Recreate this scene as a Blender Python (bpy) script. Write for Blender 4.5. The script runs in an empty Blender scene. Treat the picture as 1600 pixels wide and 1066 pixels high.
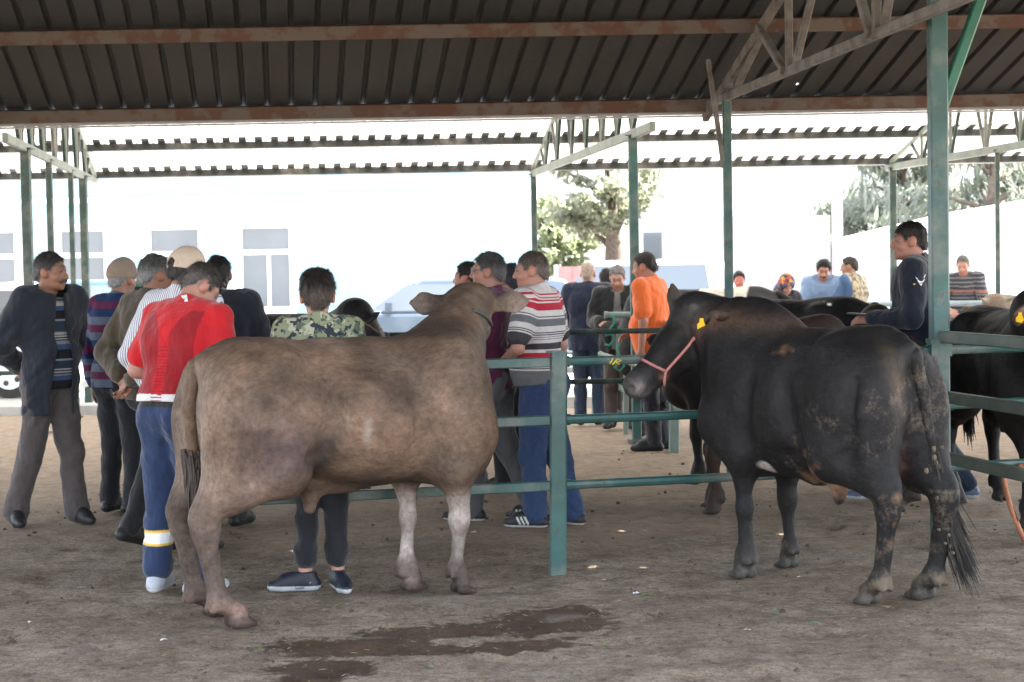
import bpy, math, random, zlib
import numpy as np
from mathutils import Vector, Matrix, Euler
R = math.radians
random.seed(7)
rng = np.random.default_rng(11)
SC = bpy.context.scene
COL = SC.collection

# ---------------------------------------------------------------- camera, world, sun, exposure
CAM_H, FPX, PITCH, ROLL = 1.60, 2700.0, R(2.42), R(1.0)
cam_d = bpy.data.cameras.new('camera'); cam = bpy.data.objects.new('camera', cam_d); COL.objects.link(cam)
cam_d.sensor_width = 36.0; cam_d.lens = FPX / 1600 * 36.0
cam_d.clip_start = 0.1; cam_d.clip_end = 2000
_f = np.array([0, math.cos(PITCH), -math.sin(PITCH)])
_r0 = np.array([1.0, 0, 0]); _u0 = np.array([0, math.sin(PITCH), math.cos(PITCH)])
_r = _r0 * math.cos(ROLL) - _u0 * math.sin(ROLL)
_u = _u0 * math.cos(ROLL) + _r0 * math.sin(ROLL)
cam.matrix_world = Matrix(((_r[0], _u[0], -_f[0], 0), (_r[1], _u[1], -_f[1], 0), (_r[2], _u[2], -_f[2], CAM_H), (0, 0, 0, 1)))
SC.camera = cam
cam_d.dof.use_dof = True; cam_d.dof.focus_distance = 8.8; cam_d.dof.aperture_fstop = 5.6

def ray(px, py):
    d = _f + _r * ((px - 800) / FPX) + _u * ((533 - py) / FPX)
    return d
def P(px, py, Y):
    "world point seen at a photo pixel at depth Y"
    d = ray(px, py); t = Y / d[1]
    return np.array([d[0] * t, Y, CAM_H + d[2] * t])
def G(px, py):
    "ground point seen at a photo pixel"
    d = ray(px, py); t = -CAM_H / d[2]
    return np.array([d[0] * t, d[1] * t, 0.0])

SUN_EL, SUN_AZ = R(60), R(72)       # azimuth measured from +Y towards +X : the sun stands high to the right
SUN_DIR = np.array([math.sin(SUN_AZ) * math.cos(SUN_EL), math.cos(SUN_AZ) * math.cos(SUN_EL), math.sin(SUN_EL)])
w = bpy.data.worlds.new('World'); SC.world = w; w.use_nodes = True
wn = w.node_tree; bg = wn.nodes['Background']
sky = wn.nodes.new('ShaderNodeTexSky'); sky.sky_type = 'NISHITA'; sky.sun_disc = False
sky.sun_elevation = SUN_EL; sky.sun_rotation = SUN_AZ; sky.altitude = 900; sky.air_density = 1.0; sky.dust_density = 3.5
hs_ = wn.nodes.new('ShaderNodeHueSaturation'); hs_.inputs['Saturation'].default_value = .42      # the camera balanced for the shade
wn.links.new(sky.outputs[0], hs_.inputs['Color']); wn.links.new(hs_.outputs[0], bg.inputs[0]); bg.inputs[1].default_value = 0.14
sd = bpy.data.lights.new('sun', 'SUN'); sd.energy = 4.5; sd.angle = R(0.53); sd.color = (1.0, 0.95, 0.87)
so = bpy.data.objects.new('sun', sd); COL.objects.link(so)
so.rotation_euler = Vector(SUN_DIR).to_track_quat('Z', 'Y').to_euler()
SC.view_settings.view_transform = 'Standard'; SC.view_settings.look = 'None'
SC.view_settings.exposure = 3.4; SC.view_settings.gamma = 1.0
SC.cycles.max_bounces = 10; SC.cycles.diffuse_bounces = 6; SC.cycles.transparent_max_bounces = 8
SC.cycles.use_denoising = True
SC.cycles.sample_clamp_indirect = 6.0
# ---------------------------------------------------------------- objects
def tag(o, label=None, cat=None, group=None, kind=None):
    if label: o['label'] = label
    if cat: o['category'] = cat
    if group: o['group'] = group
    if kind: o['kind'] = kind
    return o
def empty(name, loc=(0, 0, 0), rz=0.0):
    o = bpy.data.objects.new(name, None); COL.objects.link(o)
    o.location = tuple(float(v) for v in loc); o.rotation_euler = (0, 0, rz); o.empty_display_size = .1
    return o
def mesh_obj(name, V, F, mat, parent=None, smooth=False, cols=None, attrs=None, mats=None, midx=None):
    V = np.asarray(V, dtype=np.float32).reshape(-1, 3)
    me = bpy.data.meshes.new(name)
    if isinstance(F, np.ndarray):
        n, k = F.shape
        me.vertices.add(len(V)); me.vertices.foreach_set('co', V.ravel())
        me.loops.add(n * k); me.loops.foreach_set('vertex_index', F.astype(np.int32).ravel())
        me.polygons.add(n); me.polygons.foreach_set('loop_start', np.arange(0, n * k, k, dtype=np.int32))
        try: me.polygons.foreach_set('loop_total', np.full(n, k, dtype=np.int32))
        except Exception: pass
    else:
        me.from_pydata([tuple(map(float, v)) for v in V], [], [tuple(map(int, f)) for f in F])
    if cols is not None:
        a = me.color_attributes.new('Col', 'FLOAT_COLOR', 'POINT')
        c = np.ones((len(V), 4), dtype=np.float32); c[:, :3] = cols
        a.data.foreach_set('color', c.ravel())
    for k_, v_ in (attrs or {}).items():
        a = me.attributes.new(k_, 'FLOAT', 'POINT'); a.data.foreach_set('value', np.asarray(v_, dtype=np.float32))
    me.update(calc_edges=True)
    me.validate()
    if mats:
        for m in mats: me.materials.append(m)
        if midx is not None: me.polygons.foreach_set('material_index', np.asarray(midx, dtype=np.int32))
    elif mat: me.materials.append(mat)
    me.polygons.foreach_set('use_smooth', np.full(len(me.polygons), bool(smooth)))
    o = bpy.data.objects.new(name, me); COL.objects.link(o)
    if parent is not None: o.parent = parent
    return o

class MB:
    "collects simple shapes into one mesh"
    def __init__(s): s.v = []; s.f = []; s.m = []; s.cur = 0
    def add(s, V, F):
        b = len(s.v); s.v += [tuple(map(float, p)) for p in V]
        for f in F: s.f.append(tuple(i + b for i in f)); s.m.append(s.cur)
    def box(s, lo, hi, bev=0.0):
        x0, y0, z0 = lo; x1, y1, z1 = hi
        V = [(x0, y0, z0), (x1, y0, z0), (x1, y1, z0), (x0, y1, z0), (x0, y0, z1), (x1, y0, z1), (x1, y1, z1), (x0, y1, z1)]
        s.add(V, [(0, 3, 2, 1), (4, 5, 6, 7), (0, 1, 5, 4), (1, 2, 6, 5), (2, 3, 7, 6), (3, 0, 4, 7)])
    def bar(s, a, b, wx, wz=None, up=(0, 0, 1), ch=0.15):
        "a rectangular bar with chamfered edges from a to b; wx sideways, wz along up"
        wz = wz or wx
        a = np.array(a, float); b = np.array(b, float); d = b - a; d /= np.linalg.norm(d)
        up = np.array(up, float)
        if abs(d @ up) > .98: up = np.array([0, 1.0, 0])
        x = np.cross(d, up); x /= np.linalg.norm(x); z = np.cross(x, d)
        c = ch * min(wx, wz); hx, hz = wx / 2, wz / 2
        pr = [(-hx + c, -hz), (hx - c, -hz), (hx, -hz + c), (hx, hz - c), (hx - c, hz), (-hx + c, hz), (-hx, hz - c), (-hx, -hz + c)]
        V = [p + x * u + z * v for p in (a, b) for u, v in pr]
        n = 8
        s.add(V, [tuple(range(n - 1, -1, -1)), tuple(range(n, 2 * n))] + [(i, (i + 1) % n, n + (i + 1) % n, n + i) for i in range(n)])
    def tube(s, pts, r, n=8, caps=True):
        pts = [np.array(p, float) for p in pts]
        if np.isscalar(r): r = [r] * len(pts)
        V = []; prev = None
        for i, p in enumerate(pts):
            d = pts[min(i + 1, len(pts) - 1)] - pts[max(i - 1, 0)]; d /= np.linalg.norm(d) + 1e-9
            if prev is None:
                up = np.array([0, 0, 1.0]) if abs(d[2]) < .9 else np.array([1.0, 0, 0])
                x = np.cross(d, up)
            else: x = prev - d * (prev @ d)
            x /= np.linalg.norm(x) + 1e-9; prev = x; z = np.cross(x, d)
            V += [p + r[i] * (x * math.cos(t) + z * math.sin(t)) for t in np.linspace(0, 2 * math.pi, n, endpoint=False)]
        F = [(i * n + j, i * n + (j + 1) % n, (i + 1) * n + (j + 1) % n, (i + 1) * n + j) for i in range(len(pts) - 1) for j in range(n)]
        if caps: F += [tuple(range(n - 1, -1, -1)), tuple(range((len(pts) - 1) * n, len(pts) * n))]
        s.add(V, F)
    def build(s, name, mat, parent=None, smooth=False, mats=None):
        o = mesh_obj(name, s.v, s.f, mat, parent, smooth, mats=mats, midx=s.m if mats else None)
        return o
def copy_tree(o, parent=None):
    c = o.copy(); COL.objects.link(c); c.parent = parent
    for ch in list(o.children): copy_tree(ch, c)
    return c

# ---------------------------------------------------------------- noise in numpy
_lat = rng.random((64, 64, 64)).astype(np.float32) * 2 - 1
def vnoise(Pn):
    Pn = np.asarray(Pn, dtype=np.float32)
    i = np.floor(Pn).astype(np.int32); f = Pn - i; f = f * f * (3 - 2 * f)
    i &= 63; j = (i + 1) & 63
    x0, y0, z0 = i[..., 0], i[..., 1], i[..., 2]; x1, y1, z1 = j[..., 0], j[..., 1], j[..., 2]
    fx, fy, fz = f[..., 0], f[..., 1], f[..., 2]
    a = _lat[x0, y0, z0] * (1 - fx) + _lat[x1, y0, z0] * fx
    b = _lat[x0, y1, z0] * (1 - fx) + _lat[x1, y1, z0] * fx
    c = _lat[x0, y0, z1] * (1 - fx) + _lat[x1, y0, z1] * fx
    d = _lat[x0, y1, z1] * (1 - fx) + _lat[x1, y1, z1] * fx
    return (a * (1 - fy) + b * fy) * (1 - fz) + (c * (1 - fy) + d * fy) * fz
def fbm(Pn, o=4):
    s = 0; a = .5; Pn = np.asarray(Pn, dtype=np.float32)
    for k in range(o): s = s + a * vnoise(Pn + 17.3 * k); Pn = Pn * 2.03; a *= .5
    return s

RIDGE = np.array(Euler((R(38), R(24), R(15))).to_matrix(), np.float32)     # creases run slantwise
# ---------------------------------------------------------------- implicit bodies
def nrm(v): v = np.array(v, float); return v / (np.linalg.norm(v) + 1e-12)
class Body:
    """smooth union of tapered capsules and ellipsoids turned into one continuous mesh"""
    def __init__(s, k=.03): s.p = []; s.k = k; s.cuts = []; s.off = 0.0; s.disp = []
    def rc(s, a, b, ra, rb=None, col=None, k=None, sq=None, sub=False, band=None):
        s.p.append(dict(t='rc', a=np.array(a, np.float32), b=np.array(b, np.float32), ra=ra, rb=ra if rb is None else rb, col=col, k=s.k if k is None else k, sq=sq, sub=sub, band=band)); return s
    def ch(s, pts, rs, **kw):
        for i in range(len(pts) - 1): s.rc(pts[i], pts[i + 1], rs[i], rs[i + 1], **kw)
        return s
    def el(s, c, r, A=None, col=None, k=None, sub=False, band=None):
        r = np.array([r] * 3 if np.isscalar(r) else r, np.float32)
        s.p.append(dict(t='el', c=np.array(c, np.float32), r=r, A=None if A is None else np.array(A, np.float32), col=col, k=s.k if k is None else k, sub=sub, band=band)); return s
    def bbox(s, p):
        if p['t'] == 'rc':
            m = max(p['ra'], p['rb'])
            if p['sq']: m *= max(1, p['sq'][1])
            return np.minimum(p['a'], p['b']) - m, np.maximum(p['a'], p['b']) + m
        m = p['r'].max() if p['A'] is not None else p['r']
        return p['c'] - m, p['c'] + m
    def dist(s, p, X):
        if p['t'] == 'rc':
            ba = p['b'] - p['a']; v = X - p['a']; L2 = float(ba @ ba) + 1e-9
            t = np.clip((v @ ba) / L2, 0, 1)
            q = v - t[..., None] * ba
            if p['sq']:
                n, f = p['sq']; n = np.asarray(n, np.float32)
                q = q + (q @ n)[..., None] * n * np.float32(1 / f - 1)
            d = np.sqrt((q * q).sum(-1)) - (p['ra'] + (p['rb'] - p['ra']) * t)
            p['_t'] = t
            return d
        v = X - p['c']
        if p['A'] is not None: v = v @ p['A'].T
        q = v / p['r']; k0 = np.sqrt((q * q).sum(-1)); q = q / p['r']; k1 = np.sqrt((q * q).sum(-1)) + 1e-9
        return np.where(k0 < 1e-4, -p['r'].min(), k0 * (k0 - 1) / k1)
    def build(s, name, mat, h, parent=None, base=(.5, .5, .5), sharp=.012, noise=None, colfn=None, attrs=None, relax=1, strands=None):
        lo = np.min([s.bbox(p)[0] for p in s.p if not p['sub']], 0) - 3 * h - s.off; hi = np.max([s.bbox(p)[1] for p in s.p if not p['sub']], 0) + 3 * h + s.off
        n = np.ceil((hi - lo) / h).astype(int) + 1
        BIG = np.float32(.25); D = np.full(tuple(n), BIG, np.float32)
        ax = [lo[i] + h * np.arange(n[i]) for i in range(3)]
        for p in s.p:
            a, b = s.bbox(p); pad = p['k'] + 3 * h + s.off + .01
            i0 = np.clip(np.floor((a - pad - lo) / h).astype(int), 0, n - 1); i1 = np.clip(np.ceil((b + pad - lo) / h).astype(int) + 1, 1, n)
            if (i1 <= i0).any(): continue
            X = np.stack(np.meshgrid(*[ax[i][i0[i]:i1[i]] for i in range(3)], indexing='ij'), -1).astype(np.float32)
            d = s.dist(p, X).astype(np.float32); sl = tuple(slice(i0[i], i1[i]) for i in range(3)); k = p['k']
            o = D[sl]
            if p['sub']:
                g = np.clip(.5 - .5 * (o + d) / k, 0, 1); D[sl] = o + (-d - o) * g + k * g * (1 - g)
            else:
                g = np.clip(.5 + .5 * (o - d) / k, 0, 1); D[sl] = o + (d - o) * g - k * g * (1 - g)
        D -= s.off
        if s.cuts or noise or s.disp:
            near = np.abs(D) < .12
            idx = np.argwhere(near); X = (lo + idx * h).astype(np.float32); dv = D[near]
            if noise:
                for amp, fr in noise:
                    nv = vnoise(X * np.array(fr[:3], np.float32) + 31.7) if len(fr) == 3 else .4 - 1.6 * np.abs(vnoise((X @ RIDGE) * np.array(fr[:3], np.float32) + 7.1 * fr[3]))
                    dv = dv + amp * nv
            for fn in s.disp: dv = dv + fn(X)
            D[near] = dv
            if s.cuts:
                X = np.stack(np.meshgrid(*ax, indexing='ij'), -1).astype(np.float32)
                for c in s.cuts: D = np.maximum(D, c(X).astype(np.float32))
        # surface nets
        S = D < 0
        cell = np.zeros(tuple(n - 1), np.uint8)
        for i in (0, 1):
            for j in (0, 1):
                for k in (0, 1): cell += S[i:n[0] - 1 + i, j:n[1] - 1 + j, k:n[2] - 1 + k]
        C = np.argwhere((cell > 0) & (cell < 8))
        vid = np.full(tuple(n - 1), -1, np.int32); vid[C[:, 0], C[:, 1], C[:, 2]] = np.arange(len(C))
        acc = np.zeros((len(C), 3)); cnt = np.zeros(len(C))
        cor = [(i, j, k) for i in (0, 1) for j in (0, 1) for k in (0, 1)]
        val = {c: D[C[:, 0] + c[0], C[:, 1] + c[1], C[:, 2] + c[2]] for c in cor}
        for a in cor:
            for q in range(3):
                if a[q]: continue
                b = list(a); b[q] = 1; b = tuple(b)
                va, vb = val[a], val[b]; m = (va < 0) != (vb < 0)
                t = va[m] / (va[m] - vb[m])
                pt = np.tile(np.array(a, float), (m.sum(), 1)); pt[:, q] = t
                acc[m] += pt; cnt[m] += 1
        V = lo + h * (C + acc / cnt[:, None])
        Q = []
        for q in range(3):
            sl0 = [slice(1, n[i] - 1) for i in range(3)]; sl1 = list(sl0); sl0[q] = slice(0, n[q] - 1); sl1[q] = slice(1, n[q])
            s0, s1 = S[tuple(sl0)], S[tuple(sl1)]
            E = np.argwhere(s0 != s1); inside = s0[E[:, 0], E[:, 1], E[:, 2]]
            for i in range(3):
                if i != q: E[:, i] += 1
            u, v = [(1, 2), (2, 0), (0, 1)][q]
            def cid(du, dv):
                e = E.copy(); e[:, u] += du; e[:, v] += dv; return vid[e[:, 0], e[:, 1], e[:, 2]]
            f = np.stack([cid(-1, -1), cid(0, -1), cid(0, 0), cid(-1, 0)], 1)
            f[~inside] = f[~inside][:, ::-1]
            Q.append(f)
        Q = np.concatenate(Q)
        for _ in range(relax):
            A = np.zeros_like(V); c = np.zeros(len(V))
            for i in range(4):
                np.add.at(A, Q[:, i], V[Q[:, (i + 1) % 4]]); np.add.at(c, Q[:, i], 1)
            V = V * .5 + .5 * A / np.maximum(c, 1)[:, None]
        V = V.astype(np.float32)
        W = np.zeros(len(V)); K = np.zeros((len(V), 3)); Bd = np.zeros(len(V))
        for p in s.p:
            if p['sub'] and p['col'] is None: continue
            a, b = s.bbox(p); pad = sharp * 6 + s.off
            m = ((V > a - pad) & (V < b + pad)).all(1)
            if not m.any(): continue
            d = np.abs(s.dist(p, V[m])) if p['sub'] else s.dist(p, V[m])
            ww = np.exp(-np.clip(d - s.off, -.05, None) / sharp)
            col = np.array(p['col'] if p['col'] is not None else base)
            W[m] += ww; K[m] += ww[:, None] * col
            if p['band']: Bd[m] += ww * (p['band'][0] + p['band'][1] * p['_t'])
            else: Bd[m] += ww * V[m][:, 2]
        ok = W > 1e-9; K[ok] /= W[ok][:, None]; K[~ok] = base; Bd[ok] /= W[ok]; Bd[~ok] = V[~ok][:, 2]
        if colfn is not None: K = colfn(V, K)
        if strands:      # short hairs lying on the surface: (how many, length, whorl point, lift)
            cnt_, ln_, wh_, lift_ = strands
            r_ = np.random.default_rng(len(V)); f_ = r_.integers(0, len(Q), cnt_); q_ = V[Q[f_]].astype(float); c0 = q_.mean(1)
            n_ = np.cross(q_[:, 2] - q_[:, 0], q_[:, 3] - q_[:, 1]); n_ /= np.linalg.norm(n_, axis=1)[:, None] + 1e-9
            d_ = c0 - np.array(wh_); d_ += r_.normal(size=d_.shape) * .03; d_ -= n_ * (d_ * n_).sum(1)[:, None]; d_ /= np.linalg.norm(d_, axis=1)[:, None] + 1e-9
            w_ = np.cross(n_, d_) * .0013; l_ = ln_ * r_.uniform(.5, 1.2, cnt_)[:, None]; rise = n_ * lift_ * r_.uniform(.2, 1.3, cnt_)[:, None]
            HV = np.stack([c0 - w_ - n_ * .001, c0 + w_ - n_ * .001, c0 + d_ * l_ + rise + w_ * .3, c0 + d_ * l_ + rise - w_ * .3], 1).reshape(-1, 3)
            kk = np.repeat(K[Q[f_, 0]] * r_.uniform(.45, 1.6, (cnt_, 1)), 4, 0); b0 = len(V)
            V = np.concatenate([V, HV.astype(np.float32)]); K = np.concatenate([K, kk]); Bd = np.concatenate([Bd, np.zeros(len(HV))]); Q = np.concatenate([Q, b0 + np.arange(len(HV)).reshape(-1, 4)])
        at = {'band': Bd}
        if attrs: at.update({k_: f_(V) for k_, f_ in attrs.items()})
        return mesh_obj(name, V, Q, mat, parent, True, cols=K, attrs=at)

# ---------------------------------------------------------------- materials
def new_mat(name):
    m = bpy.data.materials.new(name); m.use_nodes = True
    nt = m.node_tree; return m, nt, nt.nodes['Principled BSDF']
def N(nt, t, **kw):
    n = nt.nodes.new('ShaderNode' + t)
    for k, v in kw.items():
        if k.startswith('i_'): n.inputs[k[2:].replace('_', ' ')].default_value = v
        else: setattr(n, k, v)
    return n
def L(nt, a, b): nt.links.new(a, b)
def noise_fac(nt, co, scale, detail=4, lo=.4, hi=.6, rough=.6, stretch=None):
    if stretch:
        mp = N(nt, 'Mapping'); mp.inputs['Scale'].default_value = stretch; L(nt, co, mp.inputs[0]); co = mp.outputs[0]
    n = N(nt, 'TexNoise'); n.inputs['Scale'].default_value = scale; n.inputs['Detail'].default_value = detail; n.inputs['Roughness'].default_value = rough
    L(nt, co, n.inputs['Vector'])
    r = N(nt, 'MapRange'); r.inputs[1].default_value = lo; r.inputs[2].default_value = hi; L(nt, n.outputs[0], r.inputs[0])
    return r.outputs[0]
def mixc(nt, fac, a, b, mode='MIX'):
    m = N(nt, 'Mix', data_type='RGBA', blend_type=mode)
    for s_, v in ((m.inputs[0], fac), (m.inputs[6], a), (m.inputs[7], b)):
        if isinstance(v, bpy.types.NodeSocket): L(nt, v, s_)
        elif isinstance(v, (tuple, list)): s_.default_value = (*v[:3], 1)
        else: s_.default_value = v
    return m.outputs[2]
def bump(nt, bs, h, strength, dist=.01):
    b = N(nt, 'Bump'); b.inputs['Strength'].default_value = strength; b.inputs['Distance'].default_value = dist
    L(nt, h, b.inputs['Height'])
    prev = bs.inputs['Normal'].links
    if prev: L(nt, prev[0].from_socket, b.inputs['Normal'])
    L(nt, b.outputs[0], bs.inputs['Normal'])
def objco(nt): return N(nt, 'TexCoord').outputs['Object']
def simple(name, col, rough=.6, var=.25, scale=8, bmp=.2, metal=0.0, spec=.4, col2=None, lo=.4, hi=.65, bd=.004):
    m, nt, b = new_mat(name); co = objco(nt)
    f = noise_fac(nt, co, scale, 6, lo, hi)
    c2 = col2 if col2 else tuple(v * (1 - var) for v in col)
    L(nt, mixc(nt, f, col, c2), b.inputs['Base Color'])
    b.inputs['Roughness'].default_value = rough; b.inputs['Metallic'].default_value = metal; b.inputs['Specular IOR Level'].default_value = spec
    if bmp: bump(nt, b, noise_fac(nt, co, scale * 6, 5, 0, 1), bmp, bd)
    return m
def paint(name, col, rust=(.060, .034, .024), amount=.60, rough=.45, stretch=(1, 1, .35)):
    "old gloss paint with chips, rust and dust"
    m, nt, b = new_mat(name); co = objco(nt)
    c = mixc(nt, noise_fac(nt, co, 5, 5, .35, .7), col, tuple(v * .62 for v in col))
    c = mixc(nt, noise_fac(nt, co, 2.2, 6, .5, .75), c, (.20, .19, .165))
    c = mixc(nt, noise_fac(nt, co, 26, 7, amount, amount + .05, .7, stretch), c, rust)
    L(nt, c, b.inputs['Base Color']); b.inputs['Roughness'].default_value = rough
    bump(nt, b, noise_fac(nt, co, 40, 5, 0, 1), .25, .003)
    return m
def attr_mat(name, rough=.8, var=.25, scale=20, folds=.5, foldscale=(6, 6, 3), weave=.15, sheen=.0, spec=.25, weavescale=300):
    "material that takes the thing's own colour from its Col attribute, with cloth or hide grain"
    m, nt, b = new_mat(name); co = objco(nt)
    a = N(nt, 'Attribute', attribute_name='Col')
    f = noise_fac(nt, co, scale, 5, .3, .75)
    dk = mixc(nt, 1.0, a.outputs[0], (1 - var,) * 3, 'MULTIPLY')
    L(nt, mixc(nt, f, a.outputs[0], dk), b.inputs['Base Color'])
    b.inputs['Roughness'].default_value = rough; b.inputs['Specular IOR Level'].default_value = spec
    b.inputs['Sheen Weight'].default_value = sheen
    if folds:
        bump(nt, b, noise_fac(nt, co, 1.6, 3, 0, 1, .5, foldscale), folds, .05)
    if weave: bump(nt, b, noise_fac(nt, co, weavescale, 2, 0, 1), weave, .002)
    return m
def band_mat(name, stops, z0, z1, rough=.85, folds=.35):
    "stripes at body heights; stops = [(height, colour)...] constant from there upward"
    m, nt, b = new_mat(name); co = objco(nt)
    a = N(nt, 'Attribute', attribute_name='band')
    r = N(nt, 'MapRange'); r.inputs[1].default_value = z0; r.inputs[2].default_value = z1; L(nt, a.outputs['Fac'], r.inputs[0])
    cr = N(nt, 'ValToRGB'); cr.color_ramp.interpolation = 'CONSTANT'
    E = cr.color_ramp.elements
    st = sorted(stops)[:31]
    E[0].position = 0; E[0].color = (*st[0][1], 1)
    E[1].position = min(max((st[1][0] - z0) / (z1 - z0), 0), 1); E[1].color = (*st[1][1], 1)
    for z, c in st[2:]:
        e = E.new(min(max((z - z0) / (z1 - z0), 0), 1)); e.color = (*c, 1)
    L(nt, r.outputs[0], cr.inputs[0])
    f = noise_fac(nt, co, 30, 4, .3, .8)
    dk = mixc(nt, 1.0, cr.outputs[0], (.8,) * 3, 'MULTIPLY')
    L(nt, mixc(nt, f, cr.outputs[0], dk), b.inputs['Base Color'])
    b.inputs['Roughness'].default_value = rough; b.inputs['Specular IOR Level'].default_value = .2
    bump(nt, b, noise_fac(nt, co, 1.6, 3, 0, 1, .5, (6, 6, 3)), folds, .05)
    bump(nt, b, noise_fac(nt, co, 300, 2, 0, 1), .15, .002)
    return m
# ---------------------------------------------------------------- ground
def ground_mat():
    m, nt, b = new_mat('market_dirt'); co = objco(nt)
    c = mixc(nt, noise_fac(nt, co, .9, 7, .38, .62, .7), (.27, .208, .150), (.42, .345, .262))
    c = mixc(nt, noise_fac(nt, co, 5, 7, .42, .72, .7), c, (.125, .09, .063))
    c = mixc(nt, noise_fac(nt, co, 2.3, 6, .55, .72, .7, (1, .5, 1)), c, (.30, .255, .21))
    c = mixc(nt, noise_fac(nt, co, 22, 6, .46, .66, .8), c, mixc(nt, 1.0, c, (.55, .5, .46), 'MULTIPLY'))
    c = mixc(nt, noise_fac(nt, co, 70, 5, .48, .68, .85), c, (.07, .05, .036))
    c = mixc(nt, noise_fac(nt, co, 120, 4, .60, .68, .8), c, (.36, .30, .22))
    # loose tan litter further in, under the second shed
    at = N(nt, 'Attribute', attribute_name='litter')
    lc = mixc(nt, noise_fac(nt, co, 9, 7, .35, .65, .75), (.38, .295, .212), (.23, .168, .117))
    c = mixc(nt, at.outputs['Fac'], c, lc)
    # the wet patch in front of the brown bull
    wt = N(nt, 'Attribute', attribute_name='wet')
    wn_ = noise_fac(nt, co, 11, 7, 0, 1, .75)
    ad = N(nt, 'Math', operation='MULTIPLY_ADD'); L(nt, wn_, ad.inputs[0]); ad.inputs[1].default_value = 1.5; L(nt, wt.outputs['Fac'], ad.inputs[2])
    r = N(nt, 'MapRange'); r.inputs[1].default_value = .90; r.inputs[2].default_value = 1.06; L(nt, ad.outputs[0], r.inputs[0])
    c = mixc(nt, r.outputs[0], c, mixc(nt, 1.0, c, (.28, .21, .165), 'MULTIPLY'))
    du = N(nt, 'Attribute', attribute_name='dust')
    c = mixc(nt, du.outputs['Fac'], c, (.40, .36, .32))
    L(nt, c, b.inputs['Base Color'])
    rr = N(nt, 'MapRange'); rr.inputs[3].default_value = .93; rr.inputs[4].default_value = .55; L(nt, r.outputs[0], rr.inputs[0]); L(nt, rr.outputs[0], b.inputs['Roughness'])
    b.inputs['Specular IOR Level'].default_value = .25
    bump(nt, b, noise_fac(nt, co, 14, 8, 0, 1, .75), .85, .04)
    bump(nt, b, noise_fac(nt, co, 90, 5, 0, 1, .7), .5, .008)
    return m
xs = np.unique(np.concatenate([np.linspace(-400, -14, 14), np.arange(-14, -3.6, .25), np.arange(-3.6, 3.6, .03), np.arange(3.6, 14, .25), np.linspace(14, 400, 14)]))
ys = np.unique(np.concatenate([np.linspace(-60, 5, 20), np.arange(5, 6.4, .2), np.arange(6.4, 9.6, .025), np.arange(9.6, 16, .07), np.arange(16, 24, .3), np.linspace(24, 600, 20)]))
gx, gy = np.meshgrid(xs, ys, indexing='ij')
gp = np.stack([gx, gy, np.zeros_like(gx)], -1)
msk = np.clip((14 - np.abs(gx)) / 4, 0, 1) * np.clip((23 - gy) / 3, 0, 1) * np.clip((gy - 2) / 2, 0, 1)
gz = (fbm(gp * 1.1, 3) * .035 + fbm(gp * 7, 3) * .012 - .006) * msk
for q in range(170):      # hoof dents
    cx_, cy_ = rng.uniform(-3, 3), rng.uniform(6.5, 14); rr_ = rng.uniform(.05, .09)
    gz -= rng.uniform(.010, .028) * np.exp(-(((gx - cx_) ** 2 + (gy - cy_) ** 2) / rr_ ** 2)) * msk
def blob(px, py, rx, ry, ang=0):
    g = G(px, py); ca, sa = math.cos(ang), math.sin(ang); dx, dy = gx - g[0], gy - g[1]
    return np.sqrt(((dx * ca + dy * sa) / rx) ** 2 + ((-dx * sa + dy * ca) / ry) ** 2)
wet = np.zeros_like(gx)
for bx in ((560, 1003, .38, .15), (700, 985, .40, .20), (860, 972, .30, .34), (640, 1010, .5, .11), (780, 1005, .36, .13), (500, 1040, .22, .20), (900, 958, .16, .20), (480, 1062, .16, .18)):
    wet = np.maximum(wet, np.clip(1.35 - blob(*bx), 0, 1))
for bx in ((735, 997, .17, .10), (905, 985, .12, .06), (640, 975, .10, .05), (860, 990, .06, .05)): wet -= .85 * np.clip(1.3 - blob(*bx), 0, 1)
wet = np.clip(wet + .25 * fbm(gp * 4 + 9, 3), 0, 1) * .62
dust = .55 * np.clip(1.2 - blob(885, 962, .13, .09), 0, 1) * np.clip(.5 + 2 * fbm(gp * 12, 3), 0, 1)
dust += .18 * np.clip(1.3 - blob(760, 935, .5, .12), 0, 1) + .22 * np.clip(1.2 - blob(1290, 880, .7, .35), 0, 1) * np.clip(.5 + 2 * fbm(gp * 3, 3), 0, 1)
lit = np.clip((gy - 9.9) / 1.2 + fbm(gp * 1.5, 3) * 1.5, 0, 1)
nx, ny = gx.shape
ii = np.arange(nx * ny).reshape(nx, ny)
Fg = np.stack([ii[:-1, :-1].ravel(), ii[1:, :-1].ravel(), ii[1:, 1:].ravel(), ii[:-1, 1:].ravel()], 1)
Vg = np.stack([gx, gy, gz], -1).reshape(-1, 3)
GM = ground_mat()
tag(mesh_obj('ground', Vg, Fg, GM, smooth=True, attrs={'wet': wet.ravel(), 'dust': dust.ravel(), 'litter': lit.ravel()}), kind='structure')
YARD = simple('pale_concrete', (.42, .40, .37), .85, .2, 1.5, .15)
mb = MB(); mb.box((-60, 20.06, -.2), (60, 33.0, .085)); tag(mb.build('pavement', YARD), kind='structure')
ASPH = simple('yard_asphalt', (.16, .155, .15), .9, .3, 2, .2)
mb = MB(); mb.box((-90, 33.3, -.2), (90, 70, .006)); tag(mb.build('road', ASPH), kind='structure')
mb = MB(); mb.box((-60, 19.85, -.3), (60, 20.05, .10)); tag(mb.build('kerb', simple('kerb_concrete', (.36, .35, .33), .85, .3, 4, .3)), kind='structure')

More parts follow.
